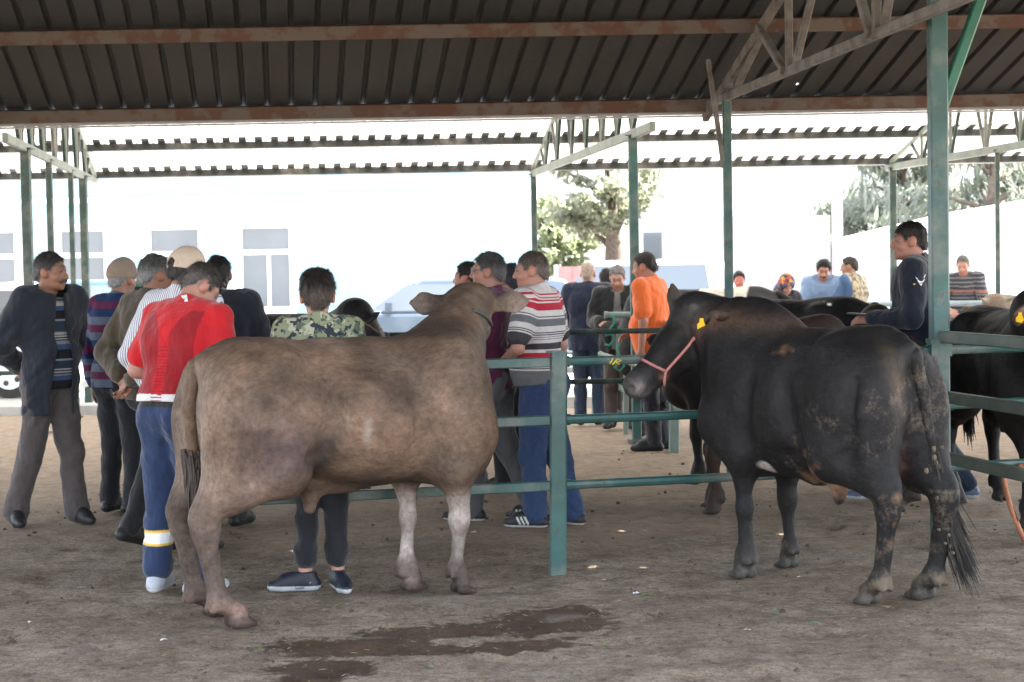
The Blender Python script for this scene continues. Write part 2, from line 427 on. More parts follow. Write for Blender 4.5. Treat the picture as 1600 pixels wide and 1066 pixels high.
# straw, chaff, leaves dropped on the dirt
def gz_at(x, y):
    i = min(max(np.searchsorted(xs, x), 1), nx - 1); j = min(max(np.searchsorted(ys, y), 1), ny - 1)
    return float(max(gz[i - 1, j - 1], gz[i, j], gz[i - 1, j], gz[i, j - 1]))
STRAW = simple('straw', (.34, .27, .16), .8, .4, 40, 0)
mb = MB()
for q_ in range(1900):
    if q_ % 12 == 0: ccx, ccy = rng.uniform(-3.2, 3.2), rng.uniform(6.6, 12)
    x, y = ccx + rng.normal() * .35, ccy + rng.normal() * .25; z = gz_at(x, y) + .003; a = rng.uniform(0, math.pi); l = rng.uniform(.006, .03)
    mb.bar((x, y, z), (x + math.cos(a) * l, y + math.sin(a) * l, z + rng.uniform(0, .006)), 0.0018, .0015)
tag(mb.build('straw_litter', STRAW), kind='stuff')
CLOD = simple('dung_clods', (.085, .06, .04), .9, .4, 30, .5)
B_ = MB()
for _ in range(700):
    x, y = rng.uniform(-3.4, 3.4), rng.uniform(6.5, 15); z = gz_at(x, y); r_ = .003 + .014 * rng.random() ** 3
    o_ = rng.uniform(.6, 1.4, 8); vs = []
    for k in range(5): vs.append((x + r_ * o_[k] * math.cos(k * 1.257), y + r_ * o_[k] * math.sin(k * 1.257), z - .003))
    vs += [(x + r_ * .6 * o_[k] * math.cos(k * 1.257 + .4), y + r_ * .6 * o_[k] * math.sin(k * 1.257 + .4), z + r_ * rng.uniform(.4, .9)) for k in range(5)]
    B_.add(vs, [(k, (k + 1) % 5, 5 + (k + 1) % 5, 5 + k) for k in range(5)] + [(5, 6, 7, 8, 9)])
tag(B_.build('dung_crumbs', CLOD, smooth=True), kind='stuff')
mb = MB(); mb2 = MB(); mb3 = MB()
def leaf(mbx, x, y, s, a):
    z = gz_at(x, y) + .004
    prof = [(0, 0), (.3, .24), (.62, .2), (.8, .34), (1, .0), (.8, -.3), (.6, -.18), (.3, -.26)]
    V = [(x + s * (u * math.cos(a) - v * math.sin(a)), y + s * (u * math.sin(a) + v * math.cos(a)), z + s * (.05 + abs(v) * rng.uniform(.1, .7))) for u, v in prof]
    mbx.add(V, [(0, 1, 7), (1, 2, 6, 7), (2, 3, 4), (2, 4, 6), (4, 5, 6)])
spots = [(1000, 930, .05, 0), (1285, 982, .06, 1), (1375, 1027, .03, 1), (410, 1010, .04, 0), (480, 1003, .03, 0), (560, 990, .03, 0), (950, 1003, .035, 0), (970, 888, .04, 1), (1025, 887, .035, 1), (750, 878, .05, 1),
         (505, 868, .05, 0), (590, 885, .03, 0), (890, 868, .03, 0), (912, 867, .04, 0), (1210, 955, .04, 1), (1340, 1000, .03, 0), (1140, 985, .03, 1), (1495, 960, .03, 0), (680, 1040, .05, 1), (440, 925, .05, 0), (50, 1035, .03, 0), (55, 1030, .02, 1), (850, 870, .03, 1), (930, 885, .025, 0)]
for (px, py, s, k) in spots: g = G(px, py); leaf((mb, mb2)[k], g[0], g[1], s, rng.uniform(0, 6.28))
for _ in range(220):
    leaf((mb, mb2)[rng.integers(0, 2)], rng.uniform(-2.9, 3.2), rng.uniform(6.6, 9.8), rng.uniform(.008, .022), rng.uniform(0, 6.28))
for (px, py) in ((45, 975), (735, 833), (250, 1003), (1000, 925), (520, 880), (1160, 988), (1245, 905), (940, 900)):
    g = G(px, py); leaf(mb3, g[0], g[1], rng.uniform(.03, .05), rng.uniform(0, 6.28))
mbs = MB(); mbs.v = mb.v; mbs.f = mb.f; mbs.m = [0] * len(mb.f)
for src, mi in ((mb2, 1), (mb3, 2)):
    b0 = len(mbs.v); mbs.v += src.v; mbs.f += [tuple(i + b0 for i in f) for f in src.f]; mbs.m += [mi] * len(src.f)
tag(mbs.build('fallen_leaves', None, mats=[simple('fresh_leaf', (.10, .22, .05), .6, .3, 30, 0), simple('dry_leaf', (.16, .24, .19), .6, .3, 30, 0), simple('paper_scrap', (.7, .7, .68), .7, .1, 30, 0)]), kind='stuff')

# ---------------------------------------------------------------- near shed
SK = math.tan(R(7.5))              # the sheds run slightly left of the view
EY, EZ, SL = 13.85, 2.86, .30      # eave of the near roof
GREEN = paint('green_gloss_paint', (.024, .088, .080)); GREEN_BACKLIT = paint('backlit_green_paint', (.012, .042, .034), amount=.66); PALEG = paint('pale_weathered_green', (.19, .22, .185), (.13, .09, .07), .6, .6)  # second green is darkened to paint in the backlit shade of the far posts
BRGREEN = paint('bright_green_paint', (.012, .115, .07), amount=.7)
RUST = simple('rusty_purlin', (.105, .086, .073), .8, .5, 6, .4, col2=(.088, .046, .032), lo=.47, hi=.56)
WEATH = simple('weathered_truss', (.155, .150, .142), .8, .35, 7, .4, col2=(.085, .072, .062))
def sheet(name, mat, x0, x1, y0, z0, y1, z1, holes=(), parent=None, pitch=.19, rib=.032, thick=.0):
    "corrugated sheet from the eave line (y0,z0) to (y1,z1); holes = ground points the sun reaches"
    prof = []; n = int((x1 - x0) / pitch)
    for i in range(n):
        for u, v in ((0, 0), (.20, 0), (.33, 0), (.5, 0), (.63, 0), (.74, 0), (.80, rib), (.94, rib)): prof.append((x0 + (i + u) * pitch, v))
    prof.append((x0 + n * pitch, 0))
    Ltot = abs(y1 - y0); sx = SK * (y0 - y1)
    hs = {}
    for g in holes:
        k = (z0 + (z1 - z0) * 0.0); # intersect the sun ray from the ground point with the roof plane
        m = (z1 - z0) / (y1 - y0)
        t = (z0 + m * (g[1] - y0)) / (SUN_DIR[2] - m * SUN_DIR[1])
        hp = g + SUN_DIR * t; tt = (hp[1] - y0) / (y1 - y0)
        if not 0 < tt < 1: continue
        xe = hp[0] - sx * tt
        j = int(np.argmin([abs((prof[q][0] + prof[q + 1][0]) / 2 - xe) + (0 if prof[q][1] == 0 and prof[q + 1][1] == 0 and prof[q + 1][0] - prof[q][0] < .14 * pitch else .5) for q in range(len(prof) - 1)]))
        hs.setdefault(j, []).append(tt)
    V, F = [], []
    def pt(q, t): x, v = prof[q]; return (x + sx * t, y0 + (y1 - y0) * t, z0 + (z1 - z0) * t + v)
    for q in range(len(prof) - 1):
        cuts = [0.0]
        for t in sorted(hs.get(q, [])): cuts += [t - .013 / Ltot, t + .013 / Ltot]
        cuts.append(1.0)
        for a, b in zip(cuts[::2], cuts[1::2]):
            k = len(V); V += [pt(q, a), pt(q + 1, a), pt(q + 1, b), pt(q, b)]; F.append((k, k + 1, k + 2, k + 3))
    return mesh_obj(name, V, F, mat, parent)
def roof_mat(name, col, transl=0.0, grime=True):
    m, nt, b = new_mat(name); co = objco(nt)
    c = mixc(nt, noise_fac(nt, co, 1.4, 6, .35, .7, .65, (1, .25, 1)), col, tuple(v * .62 for v in col))
    if grime: c = mixc(nt, noise_fac(nt, co, 24, 6, .58, .75, .7, (1, .3, 1)), c, (.075, .068, .06))
    L(nt, c, b.inputs['Base Color']); b.inputs['Roughness'].default_value = .6; b.inputs['Specular IOR Level'].default_value = .3
    if transl:
        t = N(nt, 'BsdfTranslucent'); t.inputs[0].default_value = (.9, .88, .84, 1); mx = N(nt, 'MixShader'); mx.inputs[0].default_value = transl
        L(nt, b.outputs[0], mx.inputs[1]); L(nt, t.outputs[0], mx.inputs[2]); L(nt, mx.outputs[0], nt.nodes['Material Output'].inputs[0])
    return m
RYR = 8.1; RZR = EZ + (EY - RYR) * SL
shed = empty('market_shed', (0, 0, 0)); tag(shed, 'near market shed with a dark corrugated roof on rusty purlins', 'shed', 'market sheds')
lights = [G(*q) for q in ((975, 828), (946, 833), (915, 883), (1250, 829), (1218, 832), (80, 873), (180, 872), (462, 848), (458, 859), (1215, 800), (1140, 775), (1385, 947), (1020, 884), (860, 880), (940, 747), (300, 851))]
RM = roof_mat('dark_roof_sheet', (.046, .050, .055))
sheet('roof_sheet', RM, -9.5, 9.5, EY + .06, EZ - .018 + .05, RYR, RZR + .05, lights, shed)
RB = 4.5; ZB = RZR - (RYR - RB) * SL
sheet('roof_sheet', RM, -9.5 + SK * (EY - RYR), 9.5, RB, ZB + .05, RYR + .02, RZR + .06, lights, shed)
for k in range(5):
    y = EY - .06 - 1.42 * k; z = EZ + (EY - y) * SL
    mb = MB(); mb.bar((-9.4, y, z - .01), (9.6, y, z - .01), .06, .10, up=(0, -SL, 1), ch=.08); mb.build('purlin', RUST, shed)
for y2 in (4.6, 5.8, 7.0): mb = MB(); mb.bar((-9, y2, ZB + (y2 - RB) * SL - .03), (9.6, y2, ZB + (y2 - RB) * SL - .03), .06, .10); mb.build('purlin', RUST, shed)
mb = MB(); mb.bar((-9.5, EY + .05, EZ - .045), (9.6, EY + .05, EZ - .045), .05, .028, ch=.05); mb.bar((-9.5, EY + .09, EZ - .068), (9.6, EY + .09, EZ - .068), .03, .014, ch=.05)
mb.build('eave_flashing', simple('zinc_flashing', (.34, .36, .38), .45, .3, 6, .1, metal=.4), shed)

def D_(x, y, y2): return x + SK * (y - y2)           # follow the shed's long direction
# truss of the near shed at the middle post
pT = P(1137, 150, 13.2); pM = P(1462, 10, 9.55)
def near_truss(name, xe, label, vis=True):
    "one truss from the eave up towards the ridge; xe = x at the eave"
    t = empty(name, (0, 0, 0)); tag(t, label, 'roof truss', 'trusses of the near shed')
    X = lambda y: xe + SK * (EY - y)
    zc = 2.87
    mb = MB(); mb.bar((X(13.95), 13.95, zc), (X(5.7), 5.7, zc + .05), .048, .062); mb.build('bottom_chord', WEATH, t)
    zt = lambda y: EZ + (EY - y) * SL - .09
    mb = MB(); mb.bar((X(13.9), 13.9, zt(13.9) + .02), (X(8.1), 8.1, zt(8.1)), .05, .07); mb.build('top_chord', WEATH, t)
    nodes = [13.15, 11.6, 9.9, 8.2]
    for i, y in enumerate(nodes):
        mb = MB(); mb.bar((X(y), y, zc + .02), (X(y), y, zt(y)), .05, .05, up=(0, 1, 0)); mb.build('web_strut', WEATH, t)
        if i < 3:
            mb = MB(); mb.bar((X(y) + .03, y - .03, zc + .02), (X(y - .75) + .03, y - .75, zt(y - .75)), .045, .045); mb.build('web_strut', WEATH, t)
            yb = nodes[i + 1]
            mb = MB(); mb.bar((X(yb) - .03, yb + .03, zc + .02), (X(yb + .62) - .03, yb + .62, zt(yb + .62)), .05, .05); mb.build('web_strut', WEATH, t)
    return t
near_truss('roof_truss', pT[0] + SK * (13.2 - EY), 'weathered steel truss carried by the slim green post in the middle')
near_truss('roof_truss', -4.16, 'rusty truss end under the eave at the far left edge')
def post(name, p0, z, wx, mat, label, grp, base=True, wy=None, z0=-.05):
    t = empty(name, (p0[0], p0[1], 0)); tag(t, label, 'post', grp)
    mb = MB(); mb.bar((0, 0, z0), (0, 0, z), wx, wy or wx, up=(0, 1, 0), ch=.1); mb.build('shaft', mat, t)
    if base:
        mb = MB(); mb.box((-wx, -wx, .005), (wx, wx, .02)); mb.build('base_plate', mat, t); mb = MB(); mb.box((-wx * .85, -wx * .85, z), (wx * .85, wx * .85, z + .012)); mb.build('top_plate', mat, t)
    return t
pp = P(1137, 300, 13.15)
t = post('roof_post', (pp[0], pp[1], 0), 2.83, .066, GREEN, 'slim green roof post rising behind the head of the black humped bull', 'posts of the near shed', False)
a_ = P(1104, 78, 13.1); b_ = P(1131, 262, 13.15)
mb = MB(); mb.bar(a_ - np.array([pp[0], pp[1], 0]), b_ - np.array([pp[0], pp[1], 0]), .035, .06); mb.build('knee_brace', WEATH, t)
FE = G(875, 893)                                       # near fence corner post
NP = P(1466, 300, 9.55)
t = post('roof_post', (NP[0], NP[1], 0), 3.1, .098, GREEN, 'thick green roof post with a knee brace, behind the tail of the black bull', 'posts of the near shed', False)
a_ = P(1464, 190, 9.55); b_ = P(1537, -15, 9.55); o_ = np.array([NP[0], NP[1], 0])
mb = MB(); mb.bar(a_ - o_, b_ - o_, .06, .065, up=(0, 1, 0)); mb.build('knee_brace', BRGREEN, t)
zc = P(1466, 528, 9.55)[2]
mb = MB(); mb.box((-.062, -.062, zc - .03), (.062, .062, zc - .005)); mb.box((-.056, -.056, zc - .10), (.056, .056, zc - .03)); mb.build('collar', GREEN, t)
for (x, y, lb) in ((-4.9 + .65, 9.6, 'green roof post outside the left of the view'),):
    pass

# ---------------------------------------------------------------- second shed with pale roof
PURL = paint('grey_green_purlin', (.030, .034, .030), (.05, .03, .02), amount=.62)
S2 = empty('market_shed', (0, 0, 0)); tag(S2, 'second market shed with a bright white corrugated roof', 'shed', 'market sheds')
FY, FZ = 22.0, 2.86; S2N, S2R = 14.35, 18.2; SL2 = .27
WM = roof_mat('white_roof_sheet', (.62, .63, .63), .14, False)
sheet('roof_sheet', WM, -12, 12, FY + .12, FZ + .05 - .03, S2R, FZ + .05 + (FY - S2R) * SL2, (), S2, .195, .04)
mb = MB(); mb.bar((-12, 14.17, 2.875), (12, 14.17, 2.875), .64, .02, ch=.05); mb.build('sun_gap_strip', simple('sun_gap_zinc', (.25, .26, .27), .5, .3, 6, .1, metal=.4), S2)  # unseen strip added to block the sun between the two roofs
sheet('roof_sheet', WM, -12, 12, S2N, FZ + .05, S2R + .02, FZ + .06 + (FY - S2R) * SL2, (), S2, .195, .04)
for y in (FY - .02, FY - 1.02, FY - 2.05, FY - 3.1):
    z = FZ + (FY - y) * SL2
    mb = MB(); mb.bar((-12, y, z), (12, y, z), .05, .085, up=(0, SL2, 1), ch=.08); mb.build('purlin', PURL, S2)
LAP = simple('lap_shade_strip', (.045, .045, .042), .8, .3, 10, .1)
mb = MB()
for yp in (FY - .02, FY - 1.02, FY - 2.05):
    for i in range(int(24 / .195)):      # dark strips between the ribs paint in the shade where the sheets lap
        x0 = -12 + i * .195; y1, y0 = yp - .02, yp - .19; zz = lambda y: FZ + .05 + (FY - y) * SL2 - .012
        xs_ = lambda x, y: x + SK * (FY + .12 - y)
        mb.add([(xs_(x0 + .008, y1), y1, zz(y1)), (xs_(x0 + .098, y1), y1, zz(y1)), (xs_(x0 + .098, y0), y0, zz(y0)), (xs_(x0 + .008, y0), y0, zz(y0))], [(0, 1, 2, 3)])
mb.build('lap_shade_strip', LAP, S2)['kind'] = 'stuff'
def far_truss(xf, posts, label, ys_nodes, y0=15.3):
    X = lambda y: xf + SK * (FY - y)
    t = empty('roof_truss', (0, 0, 0)); tag(t, label, 'roof truss', 'trusses of the second shed'); zc = 2.79
    mb = MB(); mb.bar((X(FY + .1), FY + .1, zc), (X(y0 - .45), y0 - .45, zc), .05, .085); mb.build('bottom_chord', PALEG, t)
    zt = lambda y: FZ + min((FY - y) * SL2, (y - S2N) * SL2 + .02) - .03
    mb = MB(); mb.bar((X(FY + .1), FY + .1, zc + .03), (X(S2R), S2R, zt(S2R)), .045, .05); mb.build('top_chord', PALEG, t)
    mb = MB(); mb.bar((X(S2R), S2R, zt(S2R)), (X(y0 - .45), y0 - .45, zt(y0 - .45)), .045, .05); mb.build('top_chord', PALEG, t)
    for y in ys_nodes:
        for dy in (-.34, 0, .34):
            z = zt(y + dy)
            if z - zc < .12: continue
            mb = MB(); mb.bar((X(y) , y + dy * .12, zc + .02), (X(y + dy), y + dy, z), .034, .034); mb.build('web_strut', (GREEN_BACKLIT, PALEG, PURL)[int(round((dy + .34) / .34))], t)
    return X
ynodes = [20.9, 20.0, 19.0, 18.1, 17.2, 16.4, 15.7]
XL = far_truss(P(140, 292, 21.3)[0] - SK * (FY - 21.3), None, 'pale green truss of the second shed at the far left', ynodes)
XM = far_truss(P(832, 278, 21.9)[0], None, 'pale green truss of the second shed between the two middle posts', ynodes)
XR = far_truss(P(1393, 268, 21.9)[0], None, 'pale green truss of the second shed at the right', ynodes)
for X, row in ((XL, ((16.0, .085, GREEN_BACKLIT, 'green post at the far left, behind the man in the open blazer'), (17.6, .06, GREEN_BACKLIT, 'first thin post behind the head of the man in the open blazer'), (19.4, .055, GREEN_BACKLIT, 'second thin post to the right of the head of the man in the open blazer'), (20.6, .088, GREEN_BACKLIT, 'green far post standing on the kerb beside the man in the blazer'))),
               (XM, ((15.7, .085, GREEN, 'green post between the man in black and the man in orange'), (21.9, .075, GREEN_BACKLIT, 'green far post above the head of the man in the striped polo shirt'))),
               (XR, ((18.7, .045, GREEN_BACKLIT, 'thin post to the right of the thick post, by the leaning man'), (21.9, .085, GREEN_BACKLIT, 'green far post just left of the man holding a phone')))):
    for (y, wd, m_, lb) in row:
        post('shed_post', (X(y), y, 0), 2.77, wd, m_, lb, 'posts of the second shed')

# ---------------------------------------------------------------- fences
def fence(name, label, posts, rails, mat, grp='pen fences', pw=.09, cap=True, rr=.024, square=()):
    "posts: (point, height, width); rails: (p, q, radius)"
    o0 = np.array(posts[0][0] if posts else rails[0][0], float); o0[2] = 0
    t = empty(name, o0); tag(t, label, 'fence', grp)
    for (p, hgt, wd) in posts:
        p = np.array(p, float) - o0; mb = MB(); mb.bar((p[0] - .012, p[1], -.05), (p[0] + .012 - .03 * 0, p[1], hgt), wd, wd, up=(0, 1, 0), ch=.1)
        po = mb.build('fence_post', mat, t)
        if cap: mb = MB(); mb.box((p[0] - wd * .62, p[1] - wd * .62, hgt), (p[0] + wd * .62, p[1] + wd * .62, hgt + .007)); mb.build('post_cap', mat, po)
    for i, (p, q, r_) in enumerate(rails):
        p = np.array(p, float) - o0; q = np.array(q, float) - o0; mb = MB()
        if i in square: mb.bar(p, q, r_ * 1.6, r_ * 2, ch=.12)
        else: mb.tube([p + (q - p) * s for s in (0, .33, .66, 1)], r_, 10)
        if i not in square:
            dd_ = nrm(q - p)
            for e_, sg in ((p, 1), (q, -1)): mb.tube([e_ - dd_ * .004 * sg, e_ + dd_ * .028 * sg], r_ * 1.22, 10)
        mb.build('rail', mat, t, smooth=False)
    return t
FP = np.array([NP[0], NP[1], 0]); fd = nrm(FP - FE); FL = FE - fd * 1.83
z3 = (1.105, .80, .455)
V3 = lambda p, z: np.array([p[0], p[1], z])
fence('pen_fence', 'green tube fence between the two bulls, with a flat-capped post', [(FE, 1.155, .088), (FL, 1.155, .088)],
      [(V3(FE + fd * .04, z), V3(FP - fd * .05, z), .025) for z in z3] + [(V3(FL, z), V3(FE - fd * .04, z), .026) for z in z3], GREEN, square=(3, 4, 5))
# pen on the right: rails along the same line and a side coming towards the camera
FR = FP + fd * 2.2
sidep = np.array([P(1600, 662, 8.1)[0] + .55, 6.9, 0]); sd1 = nrm(sidep - FP)
fence('pen_fence', 'green fence rails running off to the right behind the thick post', [(FR, 1.15, .088)], [(V3(FP + fd * .05, z), V3(FR - fd * .04, z), .026) for z in z3], GREEN, square=())
DULL = paint('dull_green_paint', (.075, .105, .085), amount=.66)
fence('pen_fence', 'dull green side fence coming towards the camera from the thick post', [(sidep, 1.15, .088)], [(V3(FP + sd1 * .05, z + .06), V3(sidep - sd1 * .04, z + .06), .032) for z in (1.12, .79, .455)], DULL, square=(0, 1, 2))
# fence further in
a, b = G(838, 706), G(1010, 706); a = P(600, 524, 13.3); b = P(1480, 515, 13.3)
fence('pen_fence', 'dark green rails behind the two sneaker-wearing men, crossing to the black bull', [((a[0], 13.3, 0), 1.12, .07), ((b[0], 13.3, 0), 1.12, .07)], [((a[0], 13.3, z), (b[0], 13.3, z), .022) for z in (1.10, .715)], GREEN_BACKLIT, cap=False)
q0, q1, q2 = G(1055, 708), G(990, 692), G(932, 652)
PB = paint('pale_green_pipe', (.19, .27, .24), amount=.7, rough=.4)
u1 = nrm(q2 - q0)
fence('pen_fence', 'pale pipe fence running away behind the muzzle of the black bull', [(q0, .95, .085), (q0 + (q2 - q0) * .52 + np.array([-.03, 0, 0]), 1.1, .05), (q2, 1.05, .085)],
      [(V3(q0 - u1 * 1.2, .40), V3(q2, .40), .03), (V3(q0, 1.1), V3(q2, 1.1), .03)], PB, cap=False)
a, b = P(945, 492, 15.9), P(1180, 490, 15.9)
fence('pen_fence', 'short pale top rail in front of the man in orange', [((b[0], 15.9, 0), 1.15, .06)], [(a, b, .028), (P(938, 553, 15.2), P(1000, 572, 14.6), .02)], PB, cap=False)
# far line under the far eave
PALE_B = paint('pale_blue_rail', (.28, .36, .40), amount=.75)
a, b = P(1150, 478, 21.0), P(1600, 474, 20.8)
fence('pen_fence', 'pale blue far rail the leaning people rest their arms on', [((a[0], 21, 0), 1.1, .06), ((b[0] + 1.2, 20.8, 0), 1.1, .06)], [(a, b + np.array([1.2, 0, 0]), .035), ((a[0], 21, .6), (b[0] + 1.2, 20.8, .6), .03)], PALE_B, cap=False)
x0, x1 = XL(15.3), XL(21.3)
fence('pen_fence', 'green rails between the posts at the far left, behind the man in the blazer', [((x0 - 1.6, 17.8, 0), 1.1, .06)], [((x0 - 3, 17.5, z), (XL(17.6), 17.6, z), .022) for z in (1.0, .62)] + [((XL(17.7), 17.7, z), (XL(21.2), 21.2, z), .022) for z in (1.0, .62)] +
      [((-7.0, 21.3, z), (XL(21.3), 21.3, z), .022) for z in (1.02, .62)], GREEN_BACKLIT, cap=False)
WH = simple('white_painted_board', (.7, .7, .68), .6, .15, 10, .1)
pa = P(152, 512, 20.0)
fence('pen_fence', 'white-ended rails sticking out to the right of the man in the blazer', [], [(P(112, 516, 18.0), P(148, 512, 18.0), .035), (P(128, 602, 18.0), P(145, 596, 18.0), .035)], WH, cap=False, square=(0, 1))
# ---------------------------------------------------------------- buildings beyond the sheds
def glass(name, col=(.04, .05, .06)):
    m, nt, b = new_mat(name); b.inputs['Base Color'].default_value = (*col, 1); b.inputs['Roughness'].default_value = .08; b.inputs['Specular IOR Level'].default_value = .8; return m
GLASS = glass('window_glass', (.10, .12, .14)); PVC = simple('white_window_frame', (.8, .8, .8), .4, .05, 5, 0)
BLUEW = simple('pale_blue_plaster', (.25, .40, .46), .85, .12, 1.2, .2)
TRIM = simple('white_trim', (.78, .79, .80), .7, .1, 2, .1); TILE = simple('roof_tile', (.30, .14, .09), .8, .4, 6, .5)
BY = 34.0
bld = empty('blue_building', (-7, BY, 0)); tag(bld, 'long pale blue single storey building with white framed windows beyond the sheds', 'building')
bx0, bx1 = -20.0, P(838, 400, BY)[0]
wins = [(P(90, 400, BY)[0], P(167, 400, BY)[0]), (P(230, 400, BY)[0], P(315, 400, BY)[0]), (P(373, 400, BY)[0], P(457, 400, BY)[0])]
dx = wins[1][0] - wins[0][0]
wins = [(wins[0][0] - dx * k, wins[0][1] - dx * k) for k in (3, 2, 1)] + wins
wt, wb = P(300, 353, BY)[2], .85
mb = MB(); ex = [bx0] + [e for w_ in wins for e in w_] + [bx1]
for i in range(0, len(ex), 2): mb.box((ex[i] + 7, 0, 0), (ex[i + 1] + 7, .3, 4.15))
for (a, b) in wins: mb.box((a + 7, 0, 0), (b + 7, .3, wb)); mb.box((a + 7, 0, wt), (b + 7, .3, 4.15))
mb.build('wall', BLUEW, bld)
mb = MB(); mb.box((bx0 + 7, -.05, P(300, 311, BY)[2] - .05), (bx1 + 7.05, -.002, P(300, 311, BY)[2] + .06)); mb.build('string_course', TRIM, bld)
mb = MB(); mb.box((bx0 + 6.7, -.55, 4.152), (bx1 + 7.5, .5, 4.3)); mb.build('eave_board', TRIM, bld)
mb = MB(); mb.add([(bx0 + 6.6, -.7, 4.305), (bx1 + 7.6, -.7, 4.305), (bx1 + 7.6, 5, 6.2), (bx0 + 6.6, 5, 6.2), (bx0 + 6.6, 10, 4.3), (bx1 + 7.6, 10, 4.3)], [(0, 1, 2, 3), (3, 2, 5, 4)]); mb.build('roof', TILE, bld)
NETC = simple('net_curtained_glass', (.125, .135, .145), .25, .22, .5, 0)
for (a, b) in wins:
    a += 7; b += 7; m1 = MB(); f = .07; zm = wt - (wt - wb) * .32
    m1.box((a, .04, wb), (a + f, .12, wt)); m1.box((b - f, .04, wb), (b, .12, wt)); m1.box((a + f, .04, wt - f), (b - f, .12, wt)); m1.box((a + f, .04, wb), (b - f, .12, wb + f)); m1.box((a + f, .045, zm - f * .7), (b - f, .115, zm + f * .7))
    xm = a + (b - a) * .55; m1.box((xm - f / 2, .05, wb + f), (xm + f / 2, .11, zm - f * .7))
    wo = m1.build('window', PVC, bld); mg = MB(); mg.box((a + .02, .07, wb + .02), (b - .02, .09, wt - .02)); mg.build('pane', NETC, wo)
    mg = MB(); mg.box((a - .06, -.09, wb - .06), (b + .06, -.002, wb - .002)); mg.build('sill', TRIM, wo)
    ms = MB(); ms.box((a - .10, -.03, wt + .01), (b + .10, -.002, wt + .08)); ms.box((a - .10, -.03, wb), (a - .02, -.002, wt + .01)); ms.box((b + .02, -.03, wb), (b + .10, -.002, wt + .01)); ms.build('surround', TRIM, wo)

PINK = simple('pink_painted_column', (.62, .42, .45), .8, .15, 2, .1)
STONE = simple('rubble_stone', (.42, .41, .38), .9, .4, 2.2, .9, col2=(.30, .305, .29), lo=.40, hi=.62)
py_ = 40.0
pv = empty('open_pavilion', (0, py_, 0)); tag(pv, 'open pavilion with two pink columns in front of a rough stone wall', 'pavilion')
xa, xb = P(1070, 350, py_)[0], P(1308, 350, py_)[0]
for x in (xa, xb): mb = MB(); mb.box((x - .11, -.11, 0), (x + .11, .11, 3.9)); mb.build('column', PINK, pv)
mb = MB(); mb.box((xa - .5, -.2, 3.902), (xb + .5, .3, 4.2)); mb.build('beam', TRIM, pv)
mb = MB(); mb.box((xa - .3, 2.5, 0), (xb + .3, 2.8, P(1200, 338, py_ + 2.5)[2])); mb.box((xa - .3, 2.3, 0), (xb + .3, 2.49, .9)); mb.build('stone_wall', STONE, pv)
WHW = simple('whitewash', (.80, .80, .78), .85, .08, 1.5, .2)
a, b = P(1315, 372, 38), P(1480, 333, 36)
wl = MB(); c = P(1700, 296, 32)
for (p, q) in ((a, b), (b, c)):
    wl.add([(p[0], p[1], -.1), (q[0], q[1], -.1), (q[0], q[1] + .3, -.1), (p[0], p[1] + .3, -.1), (p[0], p[1], p[2]), (q[0], q[1], q[2]), (q[0], q[1] + .3, q[2]), (p[0], p[1] + .3, p[2])], [(0, 1, 5, 4), (1, 2, 6, 5), (2, 3, 7, 6), (3, 0, 4, 7), (4, 5, 6, 7)])
tag(wl.build('boundary_wall', WHW), 'white boundary wall rising to the right under the conifers', 'wall')
ga = P(872, 417, 42); gb = P(935, 446, 42)
gt = empty('pink_gate', (ga[0], 42, 0)); tag(gt, 'faded pink ribbed metal gate beyond the bald man in navy', 'gate')
mb = MB(); n = 14; wd_ = gb[0] - ga[0] + 1.6
for k in range(n): mb.box((k * wd_ / n, (k % 2) * .03, .1), ((k + 1) * wd_ / n - .004, .05 + (k % 2) * .03, ga[2])); 
mb.build('panel', simple('faded_pink_paint', (.52, .26, .25), .7, .2, 3, .1), gt); mb = MB(); mb.box((-.1, -.02, 0), (-.005, .1, ga[2] + .05)); mb.box((wd_, -.02, 0), (wd_ + .1, .1, ga[2] + .05)); mb.build('gate_post', TRIM, gt)
fb = empty('white_building', (4, 52, 0)); tag(fb, 'plain white rendered building far behind the pavilion', 'building')
mb = MB(); mb.box((-3, 0, 0), (14, 6, 5.2)); mb.build('wall', WHW, fb); mb = MB(); mb.box((-3.4, -.4, 5.202), (14.4, 6.4, 5.4)); mb.build('roof', TRIM, fb)
for x in (0, 4, 8, 12): mb = MB(); mb.box((x, -.05, 1.2), (x + 1.2, -.003, 2.6)); mb.build('window', GLASS, fb)

